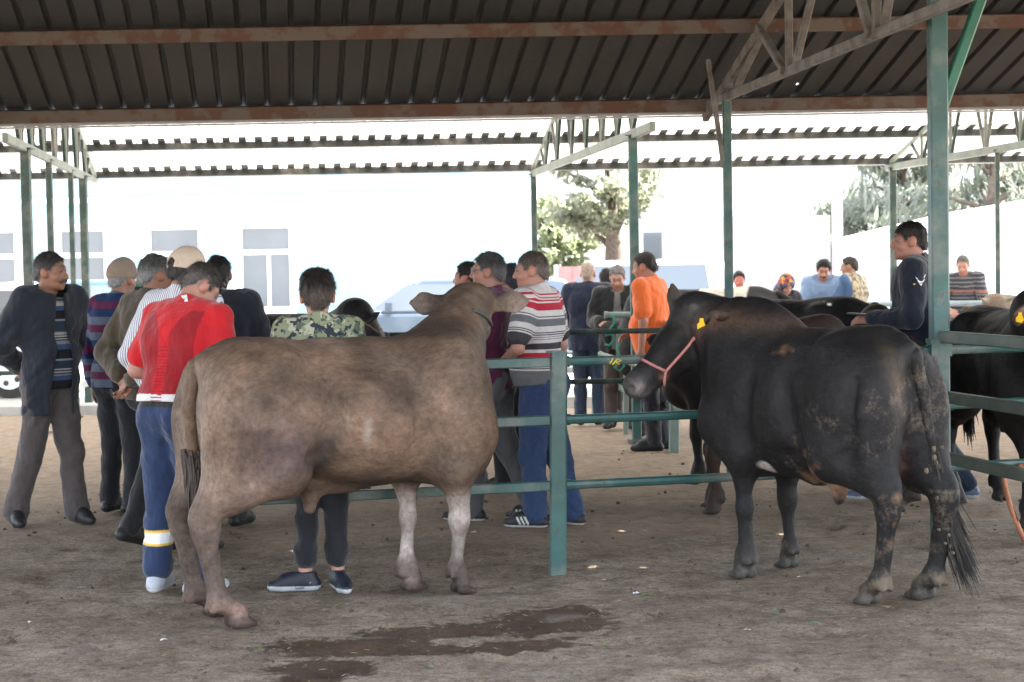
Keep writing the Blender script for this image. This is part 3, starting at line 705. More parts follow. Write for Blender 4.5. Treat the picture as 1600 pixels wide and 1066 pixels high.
# ---------------------------------------------------------------- trees
BARK = simple('bark', (.16, .125, .10), .9, .4, 12, .8)
def leaf_mat(name, col):
    m, nt, b = new_mat(name); co = objco(nt)
    c = mixc(nt, noise_fac(nt, co, 1.3, 4, .35, .65), col, tuple(v * .6 for v in col)); c = mixc(nt, noise_fac(nt, co, 30, 3, .4, .7), c, (col[0] * 1.4, col[1] * 1.35, col[2] * 1.2))
    L(nt, c, b.inputs['Base Color']); b.inputs['Roughness'].default_value = .55
    t = N(nt, 'BsdfTranslucent'); L(nt, c, t.inputs[0]); mx = N(nt, 'MixShader'); mx.inputs[0].default_value = .62
    L(nt, b.outputs[0], mx.inputs[1]); L(nt, t.outputs[0], mx.inputs[2]); L(nt, mx.outputs[0], nt.nodes['Material Output'].inputs[0]); return m
def tree(name, loc, hgt, rad, th, label, lm, n=9000, seed=1, conifer=False, base_h=.25, ls=.16):
    r = np.random.default_rng(seed); t = empty(name, loc); tag(t, label, 'tree', 'trees beyond the yard')
    mb = MB(); top = np.array([r.uniform(-.2, .2), r.uniform(-.2, .2), hgt * .8])
    tr = [np.array([0, 0, -.1]), np.array([.05, 0, hgt * .2]), top * .5 + np.array([.1, .0, 0]), top]
    mb.tube(tr, [th, th * .8, th * .5, th * .12], 9); cl = []
    for k in range(26 if not conifer else 40):
        f = r.uniform(base_h, .97); z0 = hgt * f; ang = r.uniform(0, 6.28)
        ex = rad * (math.sqrt(max(0, 1 - ((f - .55) / .5) ** 2)) if not conifer else (1.05 - f) * 1.15 + .1) * r.uniform(.55, 1.05)
        p0 = np.array([0, 0, z0 * .78]); p1 = np.array([ex * math.cos(ang), ex * math.sin(ang), z0 + (r.uniform(-.1, .25) if not conifer else -.25) * ex])
        mid = (p0 + p1) / 2 + np.array([0, 0, .12 * ex]); mb.tube([p0, mid, p1], [th * .28, th * .16, th * .04], 5)
        for q in (.55, .8, 1.0): cl.append((p0 + (p1 - p0) * q + np.array([0, 0, .1 * ex * (1 - q)]), rad * r.uniform(.16, .3)))
    mb.build('trunk', BARK, t, smooth=True)
    c = np.array([q[0] for q in cl]); s = np.array([q[1] for q in cl]); id_ = r.integers(0, len(cl), n)
    d = r.normal(size=(n, 3)); d /= np.linalg.norm(d, axis=1)[:, None]; d[:, 2] *= .65
    ctr = c[id_] + d * (s[id_] * r.uniform(.35, 1.0, n) ** .6)[:, None]
    a = r.normal(size=(n, 3)); a /= np.linalg.norm(a, axis=1)[:, None]; b = np.cross(a, r.normal(size=(n, 3))); b /= np.linalg.norm(b, axis=1)[:, None]
    sz = r.uniform(.5, 1.2, n)[:, None] * ls
    if conifer: a[:, 2] -= .8; b *= .5
    V = np.stack([ctr - a * sz, ctr + b * sz * .45, ctr + a * sz, ctr - b * sz * .45], 1).reshape(-1, 3)
    mesh_obj('crown', V, np.arange(4 * n).reshape(n, 4), lm, t); return t
LM1 = leaf_mat('broad_leaf', (.27, .29, .21)); LM2 = leaf_mat('conifer_needle', (.23, .26, .22)); LM3 = leaf_mat('light_leaf', (.28, .32, .20))
g = P(958, 420, 46); tree('broadleaf_tree', (g[0], 46, 0), 6.4, 1.55, .38, 'spreading tree with a grey trunk beyond the middle posts', LM1, 3900, 3, base_h=.34, ls=.13)
g = P(872, 420, 50); tree('broadleaf_tree', (g[0], 50, 0), 3.6, 1.3, .14, 'small pale young tree left of the spreading tree', LM3, 3500, 5, base_h=.45)
g = P(1325, 420, 50); tree('garden_tree', (g[0], 50, 0), 3.6, .8, .12, 'small garden tree just right of the pink column', LM3, 2500, 6)
for k, (px, Y, hh, rd, lb) in enumerate(((1410, 48, 9, 2.4, 'conifer behind the far post left of the man with a phone'), (1545, 44, 9.5, 3.0, 'large drooping conifer above the white wall at the right'), (1650, 46, 9, 2.6, 'conifer at the far right edge above the white wall'))):
    g = P(px, 420, Y); tree('conifer_tree', (g[0], Y, 0), hh, rd, .25, lb, LM2, 8000, 20 + k, True, .18, .2)

# ---------------------------------------------------------------- parked cars
def carpaint(name, col):
    m, nt, b = new_mat(name); b.inputs['Base Color'].default_value = (*col, 1); b.inputs['Roughness'].default_value = .25; b.inputs['Coat Weight'].default_value = .6; b.inputs['Coat Roughness'].default_value = .05; return m
TYRE = simple('tyre_rubber', (.025, .025, .026), .8, .2, 20, .2); RIM = simple('alloy_rim', (.55, .56, .58), .35, .1, 10, 0, metal=.6); DARKP = simple('dark_plastic', (.03, .03, .032), .5, .1, 10, 0); LAMP = simple('lamp_lens', (.6, .62, .65), .15, .05, 10, 0)
def car(loc, rz, paintm, label, ln=4.2, wd=1.72, ht=1.43, van=False):
    t = empty('parked_car', loc, rz); tag(t, label, 'car', 'cars parked beyond the sheds')
    # side outline: x forward, z up
    low = [(-ln / 2, .38), (-ln / 2 - .02, .62), (-ln / 2 + .05, .88), (ln / 2 - 1.05 if not van else ln / 2 - .6, .90), (ln / 2 - .15, .74), (ln / 2, .55), (ln / 2 - .03, .30), (-ln / 2 + .05, .28)]
    cab = [(-ln / 2 + .10, .87), (-ln / 2 + .45, ht - .06), (-ln / 2 + .9, ht), (.35, ht - .01), (ln / 2 - 1.15 if not van else ln / 2 - .7, .89)]
    def ext(mb, prof, w0, w1):
        n = len(prof); V = []
        zs = [p[1] for p in prof]; zl, zh = min(zs), max(zs)
        for s in (-1, 1):
            for x, z in prof: V.append((x, s * (w0 + (w1 - w0) * (z - zl) / (zh - zl)) / 2, z))
        mb.add(V, [tuple(range(n)), tuple(range(2 * n - 1, n - 1, -1))] + [(i, n + i, n + (i + 1) % n, (i + 1) % n) for i in range(n)])
    mb = MB(); ext(mb, low, wd, wd * .97); ext(mb, cab, wd * .95, wd * .74); bo = mb.build('body', paintm, t)
    bm = bo.modifiers.new('bev', 'BEVEL'); bm.width = .05; bm.segments = 2; bm.limit_method = 'ANGLE'
    # glass bands set proud of the cabin
    for s in (-1, 1):
        for (x0, x1) in ((-ln / 2 + .62, -.28), (-.18, .92)):
            V = []
            for x, z in ((x0, .93), (x1 + (.20 if x1 > .5 else 0), .93), (x1 - (.35 if x1 > .5 else 0), ht - .10), (x0 + (.12 if x0 < -1 else 0), ht - .10)):
                hw = (wd * .95 + (wd * .74 - wd * .95) * (z - .87) / (ht - .87)) / 2 + .006; V.append((x, s * hw, z))
            mb = MB(); mb.add(V + [(p[0], p[1] - s * .004, p[2]) for p in V], [(0, 1, 2, 3), (7, 6, 5, 4)] + [(i, 4 + i, 4 + (i + 1) % 4, (i + 1) % 4) for i in range(4)]); mb.build('side_window', GLASS, t)
    def slope(nm, a, b, w0, w1):
        d = nrm((b[0] - a[0], 0, b[1] - a[1])); nn = np.array([-d[2], 0, d[0]]); nn = nn if nn[2] > 0 else -nn
        A_ = np.array([a[0], 0, a[1]]) + nn * .008 + d * .08; B_2 = np.array([b[0], 0, b[1]]) + nn * .008 - d * .06
        mb = MB(); mb.add([A_ + (0, -w0, 0), A_ + (0, w0, 0), B_2 + (0, w1, 0), B_2 + (0, -w1, 0)], [(0, 1, 2, 3)]); mb.build(nm, GLASS, t)
    slope('windscreen', cab[4], cab[3], wd * .42, wd * .34); slope('rear_window', cab[0], cab[1], wd * .42, wd * .36)
    for x in (-ln / 2 + .82, ln / 2 - .80):
        for s in (-1, 1):
            w_ = MB(); w_.tube([(x, s * (wd / 2 - .19), .31), (x, s * (wd / 2 + .012), .31)], .31, 24); wo = w_.build('wheel', TYRE, t)
            r_ = MB(); y = s * (wd / 2 + .014); r_.tube([(x, y - s * .03, .31), (x, y + s * .004, .31)], .20, 20)
            rb = r_.build('rim', RIM, wo); h_ = MB()
            for k in range(5):
                an = k * 1.2566; h_.tube([(x + .125 * math.cos(an), y - s * .0, .31 + .125 * math.sin(an)), (x + .125 * math.cos(an), y + s * .008, .31 + .125 * math.sin(an))], .036, 8)
            h_.build('rim_opening', DARKP, wo)
    for s in (-1, 1):
        mb = MB(); mb.box((ln / 2 - .22, s * wd * .33 - .17, .62), (ln / 2 - .03, s * wd * .33 + .17, .74)); mb.build('headlight', LAMP, t)
        mb = MB(); mb.box((-ln / 2 - .035, s * wd * .38 - .1, .66), (-ln / 2 + .05, s * wd * .38 + .1, .84)); mb.build('tail_light', simple('red_lens', (.35, .02, .02), .2, .1, 10, 0), t)
        mb = MB(); mb.box((.78, s * (wd / 2 + .02) - .07, .93), (.88, s * (wd / 2 + .02) + .09, 1.05)); mb.build('mirror', paintm, t)
    mb = MB(); mb.box((ln / 2 - .06, -wd * .42, .33), (ln / 2 + .03, wd * .42, .52)); mb.build('bumper', paintm, t); mb = MB(); mb.box((-ln / 2 - .05, -wd * .42, .33), (-ln / 2 + .04, wd * .42, .52)); mb.build('bumper', paintm, t)
    return t
WP = carpaint('white_car_paint', (.75, .76, .77)); SP = carpaint('silver_car_paint', (.06, .085, .12)); BP = carpaint('blue_car_paint', (.05, .10, .2))
xw = P(5, 600, 21.5)[0]
car((xw - 1.20, 22.35, .085), 0.0 + math.pi, WP, 'white hatchback behind the man in the blazer, its wheel at the left edge', 4.2, 1.7, 1.44)
car((P(150, 470, 28)[0], 28.5, .085), .06, BP, 'dark blue car parked behind the white hatchback', 4.3, 1.7, 1.45)
car((P(700, 470, 25)[0], 25.5, .085), math.pi, SP, 'silver car seen over the back of the brown bull', 4.3, 1.72, 1.40)
car((P(985, 430, 30)[0], 30.5, .085), math.pi - .25, WP, 'white car with blue tinted windows beyond the bald man in navy', 4.4, 1.8, 1.62)
# ---------------------------------------------------------------- cattle
def lerp(a, b, t): return np.array(a, float) * (1 - t) + np.array(b, float) * t
def hide_mat(name, rough=.62, dirt=None, sheen=.15, var=.3, hs=14, spec=.22):
    m, nt, b = new_mat(name); co = objco(nt)
    a = N(nt, 'Attribute', attribute_name='Col')
    dk = mixc(nt, 1.0, a.outputs[0], (1 - var,) * 3, 'MULTIPLY')
    c = mixc(nt, noise_fac(nt, co, 3.0, 6, .35, .65), a.outputs[0], dk)
    lt = mixc(nt, 1.0, c, (1.28, 1.26, 1.22), 'MULTIPLY')
    c = mixc(nt, noise_fac(nt, co, hs, 6, .5, .75, .7, (1, 1, 1.0)), c, lt)
    st = noise_fac(nt, co, 75, 4, .38, .66, .7, (.3, 1, .45))      # short hair, lying backwards
    c = mixc(nt, st, c, mixc(nt, 1.0, c, (.60,) * 3, 'MULTIPLY'))
    c = mixc(nt, noise_fac(nt, co, 26, 6, .52, .62, .75), c, mixc(nt, 1.0, c, (.86, .83, .80), 'MULTIPLY'))
    if dirt:
        d = N(nt, 'Attribute', attribute_name='dirt')
        n1 = noise_fac(nt, co, 45, 6, 0, 1, .75); n2 = noise_fac(nt, co, 7, 5, 0, 1, .6)
        mm = N(nt, 'Math', operation='MULTIPLY'); L(nt, n1, mm.inputs[0]); L(nt, n2, mm.inputs[1])
        ad = N(nt, 'Math', operation='MULTIPLY_ADD'); L(nt, d.outputs['Fac'], ad.inputs[0]); ad.inputs[1].default_value = .42; L(nt, mm.outputs[0], ad.inputs[2])
        r = N(nt, 'MapRange'); r.inputs[1].default_value = .44; r.inputs[2].default_value = .62; r.inputs[4].default_value = .75; L(nt, ad.outputs[0], r.inputs[0])
        c = mixc(nt, r.outputs[0], c, dirt)
    L(nt, c, b.inputs['Base Color'])
    b.inputs['Roughness'].default_value = rough; b.inputs['Specular IOR Level'].default_value = spec
    b.inputs['Sheen Weight'].default_value = sheen; b.inputs['Sheen Roughness'].default_value = .5
    bump(nt, b, noise_fac(nt, co, 8, 6, 0, 1, .6), .5, .03)
    bump(nt, b, noise_fac(nt, co, 90, 4, 0, 1, .7, (.3, 1, .45)), .6, .006)
    return m

def cow_dist(V, p): return np.linalg.norm(V - np.array(p), axis=1)

def make_cow(name, loc, heading, c, mat, h=.014, fore=((1.17, .15), (1.17, -.15)), hind=((0, .15), (0, -.15)),
             poll=(1.75, 0, 1.45), hdir=(.8, 0, -.6), hup=None, L_=.5, Ln=1.17, back=1.29, belly=.56, wid=.30, hump=0.0,
             legcol=None, hoofcol=(.06, .05, .045), muzzlecol=(.05, .045, .045), earcol=None, ear_dn=0.1, ear_back=.15, colfn=None, attrs=None,
             horns=0.0, tail=True, tailpts=None, tailcol=None, sheath=True, scrotum=True, hornc=(.12, .11, .10), eye=True, neckw=.8, nape=.15, thick=.92, earlen=.24, hindcol=None, crest=.085, humpx=-.06, swl=.34, sws=.022, swd=(0, 0, 0), ears=None, disp=None, neb=.03, earin=(.22, .12, .10), rs=.085, brisk=.17, swn=120, sww=.006, pollhair=0, cdrop=0.0):
    """local frame: x forward from the hind hooves, y to the animal's left, z up"""
    root = empty(name, loc, heading)
    B = Body(.09); dz = back - 1.29; lc = legcol or c
    X = Ln                                     # shoulder station
    midz = (back - .04 + belly) / 2; hz = (back - .04 - belly) / 2
    # trunk
    B.el((X * .71, 0, midz + .0), (.56 * X / 1.17, wid, hz), col=c)
    B.el((X * .40, 0, midz + .065), (.46, wid * .93, hz * .82), col=c)
    B.el((X - .02, 0, midz + .02), (.30, wid * .93, hz * .98), col=c)
    B.el((.10 + rs, 0, 1.0 + dz), (.29, wid * .86, .285), col=c)
    B.rc((.06 + rs, 0, back - .155), (X * .5, 0, back - .185), .15, .14, col=c, sq=((0, 1, 0), 1.15))
    B.rc((X * .5, 0, back - .185), (X, 0, back - .17), .14, .17, col=c)
    for s in (1, -1):
        B.el((.16 + rs, s * .17, back - .10), (.09, .08, .07), col=c, k=.06)          # hook bone
        B.el((-.14 + rs, s * .085, back - .17), (.07, .05, .08), col=c, k=.06)        # pin bone
    B.rc((-.02 + rs, 0, back - .09), (-.14 + rs, 0, back - .10), .085, .055, col=c, k=.07)
    if hump: B.el((X + humpx, 0, back - .10 + hump * .5), (.27, .12, .17 + hump * .5), col=c, k=.16)
    B.el((X + brisk, 0, midz - .10), (.17, .21, .27), col=c)                       # brisket
    B.el((X + brisk - .07, 0, belly + .12), (.24, .13, .13), col=c)
    for i, s in ((0, 1), (1, -1)):
        # hind leg
        fc_ = lc; lc = hindcol or lc
        hx, hy = hind[i]; yy = .5 * hy + .5 * s * .15
        hk = np.array([hx - .14, .7 * hy + .3 * s * .15, .475]); ft = np.array([hx - .075, hy, .135])
        st = np.array([hx * .35 + .23, s * .205, .72 + dz])
        B.el((.03 + rs * .8 + hx * .12, s * .165, .90 + dz), (.245, .125, .30), A=Matrix.Rotation(R(14), 3, 'Y'), col=c)
        B.el((-.09 + rs + hx * .2, s * .13, .77 + dz), (.12, .10, .25), col=c, k=.07)
        B.el(st, (.115, .085, .135), col=c, k=.09)
        B.rc(st + (-.06, -s * .03, -.03), hk + (.025, 0, .08), .122, .064, col=lerp(c, lc, .4), k=.06)
        B.rc((-.08 + rs * .8 + hx * .3, yy + s * .01, .74), hk + (-.012, 0, .03), .10, .040, col=lerp(c, lc, .4), k=.06)
        B.el(hk + (.010, 0, -.005), (.068, .048, .080), col=lc, k=.03)
        B.el(hk + (-.045, 0, .045), (.026, .024, .045), col=lc, k=.03)
        B.rc(hk + (.012, 0, -.03), ft + (0, 0, .04), .040 * thick, .032 * thick, col=lc, k=.03)
        B.rc(hk + (-.018, 0, -.03), ft + (-.022, 0, .04), .026, .024, col=lc, k=.03)
        # foreleg
        hc_ = lc; lc = fc_
        fx, fy = fore[i]
        kn = np.array([fx + .0, .8 * fy + .2 * s * .15, .375]); ff = np.array([fx - .015, fy, .13])
        el_ = np.array([fx * .6 + X * .4 - .05, s * .175, .66 + dz * .5])
        B.el((X + .02, s * wid * .60, .98 + dz), (.17, .085, .29), A=Matrix.Rotation(R(-14), 3, 'Y'), col=c, k=.1)
        B.el((X + brisk - .03, s * .17, .82 + dz), (.115, .09, .14), col=c, k=.1)
        B.rc((X + .08, s * .175, .80 + dz), el_ + (.02, 0, 0), .135, .115, col=c, k=.09)
        B.rc(el_ + (.02, -s * .005, 0), kn + (.005, 0, .06), .108 * thick, .052 * thick, col=lerp(c, lc, .55), k=.05)
        B.el(kn, (.057, .050, .070), col=lc, k=.025)
        B.rc(kn + (0, 0, -.04), ff + (0, 0, .03), .041 * thick, .034 * thick, col=lc, k=.025)
        for (lx, ly, jt, lc) in ((hx, hy, ft, hc_), (fx, fy, ff, fc_)):
            B.el(jt, (.052, .046, .05), col=lc, k=.022)
            B.rc(jt, (lx + .015, ly, .070), .040, .042, col=lerp(lc, hoofcol, .3), k=.025)
            for q in (1, -1):
                B.el((jt[0] - .044, ly + q * .024, .100), (.014, .013, .019), col=hoofcol, k=.010)   # dew claws
                B.rc((lx - .005, ly + q * .030, .036), (lx + .075, ly + q * .022, .014), .032, .018, col=hoofcol, k=.006)
        lc = fc_
    for s in (1, -1):      # grooves: in front of the thigh, behind the shoulder, flank fold, between the thigh muscles
        B.rc((.40 + rs, s * (wid + .005), back - .20), (.34 + rs, s * (wid - .02), belly + .22), .035, .05, sub=True, k=.07)
        B.rc((X - .22, s * (wid + .012), 1.12 + dz), (X - .19, s * (wid + .012), .74 + dz), .035, .045, sub=True, k=.06)
        B.rc((.24 + rs, s * (wid - .03), belly + .19), (.42 + rs, s * (wid - .06), belly + .12), .03, .045, sub=True, k=.05)
        B.rc((-.10 + rs, s * .265, 1.05 + dz), (-.06 + rs, s * .28, .72 + dz), .02, .03, sub=True, k=.06)
    B.disp.append(lambda Q: .0035 * np.sin(Q[..., 0] * 52) * np.clip(1 - np.abs(Q[..., 0] - .74 * X) / .26, 0, 1) * np.clip(1 - np.abs(Q[..., 2] - .9) / .3, 0, 1))
    # neck
    po = np.array(poll, float); a = nrm(hdir); u = np.array(hup if hup is not None else (0, 0, 1.0)); u = nrm(u - a * (u @ a)); sd_ = nrm(np.cross(u, a))
    nb = np.array([X + .02, 0, 1.02 + dz]); ne = po - u * .10 + a * neb; side = nrm(np.cross((0, 0, 1), ne - nb))
    B.rc(nb, ne, .275, nape, col=c, sq=(side, neckw), k=.12)
    B.rc(nb + (-.02, 0, .17 - cdrop), po - u * (.06 + cdrop * 1.2) - a * .01, .13, crest, col=c, k=.10)                       # crest
    B.rc(nb + (brisk - .07, 0, -.22), ne + a * .10 - u * .14, .12, .06, col=c, sq=(side, .5), k=.10)         # throat and dewlap
    # head
    H = lambda x, y, z: po + a * x + sd_ * y + u * z
    hc = c
    B.rc(H(.04, 0, -.105), H(.19, 0, -.10), .112, .108, col=hc, k=.05)
    B.rc(H(.02, .04, -.035), H(.02, -.04, -.035), .052, col=hc, k=.05)
    B.el(H(.11, 0, -.045), (.10, .10, .06), A=[a, sd_, u], col=hc, k=.05)
    if pollhair: B.el(H(.045, 0, -.055), (.085, .135, .085), A=[a, sd_, u], col=hc, k=.05)
    B.rc(H(.18, 0, -.085), H(L_ - .09, 0, -.085), .092, .070, col=hc, k=.05, sq=(sd_, .92))
    B.rc(H(.14, 0, -.185), H(L_ - .11, 0, -.135), .070, .045, col=hc, k=.05)
    B.el(H(L_ - .055, 0, -.09), (.066, .078, .070), A=[a, sd_, u], col=muzzlecol, k=.03)
    B.el(H(L_ - .075, 0, -.145), (.055, .055, .032), A=[a, sd_, u], col=lerp(muzzlecol, hc, .5), k=.02)
    for s in (1, -1):
        B.el(H(.14, s * .062, -.155), (.10, .05, .085), A=[a, sd_, u], col=hc, k=.05)
        B.rc(H(.13, s * .088, -.022), H(.20, s * .084, -.035), .025, .019, col=hc, k=.03)
        B.el(H(.175, s * .108, -.062), (.036, .018, .028), A=[a, sd_, u], col=lerp(hc, (.02, .02, .02), .5), k=.012)
        if eye: B.el(H(.178, s * .112, -.060), (.021, .016, .019), A=[a, sd_, u], col=(.006, .005, .005), k=.006)
        B.el(H(L_ - .012, s * .042, -.075), (.020, .012, .014), A=[a, sd_, u], sub=True, col=(.015, .012, .012), k=.012)
        # ear
        e0 = H(.045, s * .105, -.070); ed = nrm(sd_ * s - u * ear_dn - a * ear_back) if not ears else nrm(a * ears[s][0] + sd_ * ears[s][1] + u * ears[s][2]); en = nrm(np.cross(ed, u)); ew = nrm(np.cross(en, ed))
        ec = earcol or c
        B.rc(e0, e0 + ed * .07, .036, .050, col=hc, k=.03, sq=(en, .55))
        B.rc(e0 + ed * .06, e0 + ed * (earlen * .62), .050, .066, col=ec, k=.03, sq=(en, .34))
        B.rc(e0 + ed * (earlen * .62), e0 + ed * earlen, .066, .012, col=ec, k=.025, sq=(en, .34))
        B.el(e0 + ed * (earlen * .55) + en * s * .028, (.085, .016, .034), A=[ed, en, ew], sub=True, col=lerp(ec, earin, .6), k=.02)
        if horns: B.rc(H(.0, s * .085, -.015), H(-.01, s * (.10 + horns * .6), .02 + horns * .5), .034, .018, col=hornc, k=.02)
    if sheath:
        B.rc((X * .58, 0, belly + .05), (X * .42, 0, belly + .045), .065, .05, col=c, sq=((0, 1, 0), .7), k=.07)
        B.rc((X * .40, 0, belly + .035), (X * .40, 0, belly - .075), .05, .024, col=lerp(c, (.05, .04, .035), .3), k=.05)
    if scrotum:
        B.el((.05, .03, .70), (.055, .05, .10), col=lerp(c, (.30, .16, .14), .6), k=.03); B.el((.05, -.03, .69), (.055, .05, .10), col=lerp(c, (.30, .16, .14), .6), k=.03)
    for s in (1, -1):      # mouth line and folds above the eye
        B.rc(H(L_ - .03, s * .060, -.135), H(L_ - .20, s * .075, -.150), .010, .006, sub=True, col=lerp(hc, (.01, .01, .01), .6), k=.012)
    B.cuts.append(lambda X: .004 - X[..., 2])
    if disp: B.disp.append(disp)
    body = B.build('body', mat, h, root, base=c, sharp=.02, noise=[(.012, (3.2, 3.2, 3.2)), (.005, (8, 8, 8)), (.002, (20, 20, 20))], colfn=colfn, attrs=attrs, relax=2)
    if tail:
        tp = [tuple(np.array(q_) + (rs, 0, 0)) for q_ in tailpts] if tailpts else [(-.10, 0, back - .07), (-.185, 0, back - .13), (-.215, 0, back - .30), (-.20, 0, back - .52), (-.185, 0, .64)]
        T = Body(.03); n = len(tp); rs = np.linspace(.042, .02, n); tc = tailcol or c
        T.ch(tp, rs, col=c, k=.02)
        T.build('tail', mat, .009, root, base=c, sharp=.03, attrs=attrs)
        e = np.array(tp[-1]); d = nrm(np.array(tp[-1]) - np.array(tp[-2]))
        S_ = MB(); rr = random.Random(len(name))
        hairs(S_, e - d * .13, d, swl, swn, sws, rr, sww, drift=swd)
        S_.build('tail_switch', hair_strand_mat(tuple(tc)), root.children[1] if len(root.children) > 1 else root)
    return root, H

def hairs(S_, e, d, ln, n, spread, rr, w=.006, drift=(0, 0, 0)):
    for _ in range(n):
        o = np.array([rr.gauss(0, 1), rr.gauss(0, 1), rr.gauss(0, .2)]) * .014
        t = rr.uniform(.55, 1.0) * ln; sp = np.array([rr.gauss(0, 1), rr.gauss(0, 1), 0]) * spread
        st = rr.uniform(0, .35) * ln
        p0 = e + o + d * st
        pts = [p0 + d * (t * q) + sp * (q ** 1.5 - .25 * q * q) * 1.0 + np.array(drift) * q * q + np.array([rr.gauss(0, .004), rr.gauss(0, .004), 0]) for q in (0, .3, .6, 1.0)]
        S_.tube(pts, [w, w * 1.1, w * .8, w * .15], 4)
_hm = {}
def hair_strand_mat(c):
    if c not in _hm: _hm[c] = simple('tail_hair', c, .6, .45, 30, .3)
    return _hm[c]

def to_local(loc, heading, p):
    d = np.array(p, float) - np.array(loc, float); ch, sh = math.cos(heading), math.sin(heading)
    return np.array([d[0] * ch + d[1] * sh, -d[0] * sh + d[1] * ch, d[2]])
def dir_local(heading, d):
    ch, sh = math.cos(heading), math.sin(heading); return np.array([d[0] * ch + d[1] * sh, -d[0] * sh + d[1] * ch, d[2]])

# --- the brown bull, seen from behind with its head turned away
hr, hl, fr, fl = G(368, 982), G(331, 966), G(718, 930), G(640, 924)
mh, mf = (hr + hl) / 2, (fr + fl) / 2
bh = math.atan2(mf[1] - mh[1], mf[0] - mh[0]); bl = mh
BR = (.140, .090, .061); PALE = (.27, .225, .195)
m_brown = hide_mat('brown_hide', .68, None, .0, .32, 11)
def brown_col(V, K):
    x, y, z = V.T; K = K.copy()
    n = fbm(V * 5, 3)
    def mix(f, c):
        nonlocal K
        f = np.clip(f, 0, 1)[:, None]; K = K * (1 - f) + np.array(c) * f
    dark = (.040, .028, .022)
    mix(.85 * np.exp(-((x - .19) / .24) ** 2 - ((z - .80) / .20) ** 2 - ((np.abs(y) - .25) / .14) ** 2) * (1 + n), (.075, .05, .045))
    mix(1.2 * np.exp(-((x - .42 + (.8 - z) * .35) / .075) ** 2 - ((z - .74) / .14) ** 2) * (1 + 1.2 * n), dark)        # flank fold, its shade painted dark
    mix(.9 * np.exp(-((x - .78) / .34) ** 2 - ((z - .585) / .06) ** 2), dark)                       # underside of the belly, shade painted in
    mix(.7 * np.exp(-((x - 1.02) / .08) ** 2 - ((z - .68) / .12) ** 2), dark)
    mix(.8 * np.exp(-((x + .09) / .09) ** 2 - ((z - .85) / .24) ** 2) * np.clip(1 - np.abs(y + .02) / .2, 0, 1) * 1.4, (.38, .31, .255))   # pale inside of the rump
    mix(.55 * (z < .50) * np.clip((x - .7) * 4, 0, 1) * np.clip((.55 - z) / .1, 0, 1), (.42, .37, .34))
    mix(.35 * np.clip(n * 2 + .2, 0, 1) * (z > .9), (.20, .155, .125))
    mix(.5 * np.clip((.52 - z) / .1, 0, 1) * np.clip(fbm(V * 9 + 5, 3) * 3, 0, 1), (.13, .085, .07))
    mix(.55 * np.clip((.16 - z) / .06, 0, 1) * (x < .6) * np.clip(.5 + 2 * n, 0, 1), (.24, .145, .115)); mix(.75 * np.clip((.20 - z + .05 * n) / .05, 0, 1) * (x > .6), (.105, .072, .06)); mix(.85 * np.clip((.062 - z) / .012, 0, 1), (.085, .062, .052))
    mix(.6 * np.exp(-((x - .62) / .02) ** 2 - ((z - .86) / .05) ** 2) * (y < 0) * .9, (.36, .32, .28))          # scar
    m2 = fbm(V * 2.6 + 11, 4)[:, None]; K = K * (1 + np.clip(m2 * 1.7, -.42, .45)); m3 = fbm(V * np.array((6, 6, 9)) + 3, 4)[:, None]; K = K * (1 + np.clip(m3 * .6, -.18, .2))
    return K
pollw = P(733, 452, 9.05); 
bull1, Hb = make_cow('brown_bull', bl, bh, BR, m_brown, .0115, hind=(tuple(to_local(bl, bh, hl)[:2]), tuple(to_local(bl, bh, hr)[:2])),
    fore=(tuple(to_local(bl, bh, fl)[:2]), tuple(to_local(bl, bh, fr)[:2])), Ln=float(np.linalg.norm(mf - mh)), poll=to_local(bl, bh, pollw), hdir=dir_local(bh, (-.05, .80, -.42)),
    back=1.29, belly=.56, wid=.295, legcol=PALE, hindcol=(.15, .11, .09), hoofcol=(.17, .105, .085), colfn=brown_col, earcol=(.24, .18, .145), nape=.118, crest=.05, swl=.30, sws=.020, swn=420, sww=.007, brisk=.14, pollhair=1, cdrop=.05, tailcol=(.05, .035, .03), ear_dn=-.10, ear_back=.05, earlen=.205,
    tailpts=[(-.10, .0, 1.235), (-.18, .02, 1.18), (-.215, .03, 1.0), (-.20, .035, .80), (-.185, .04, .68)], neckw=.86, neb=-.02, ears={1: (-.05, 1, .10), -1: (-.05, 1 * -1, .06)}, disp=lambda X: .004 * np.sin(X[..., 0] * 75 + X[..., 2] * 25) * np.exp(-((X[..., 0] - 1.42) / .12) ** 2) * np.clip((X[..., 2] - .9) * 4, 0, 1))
tag(bull1, 'greyish brown bull with pale legs, seen from behind beside the boy in camouflage', 'bull', 'cattle at the market')

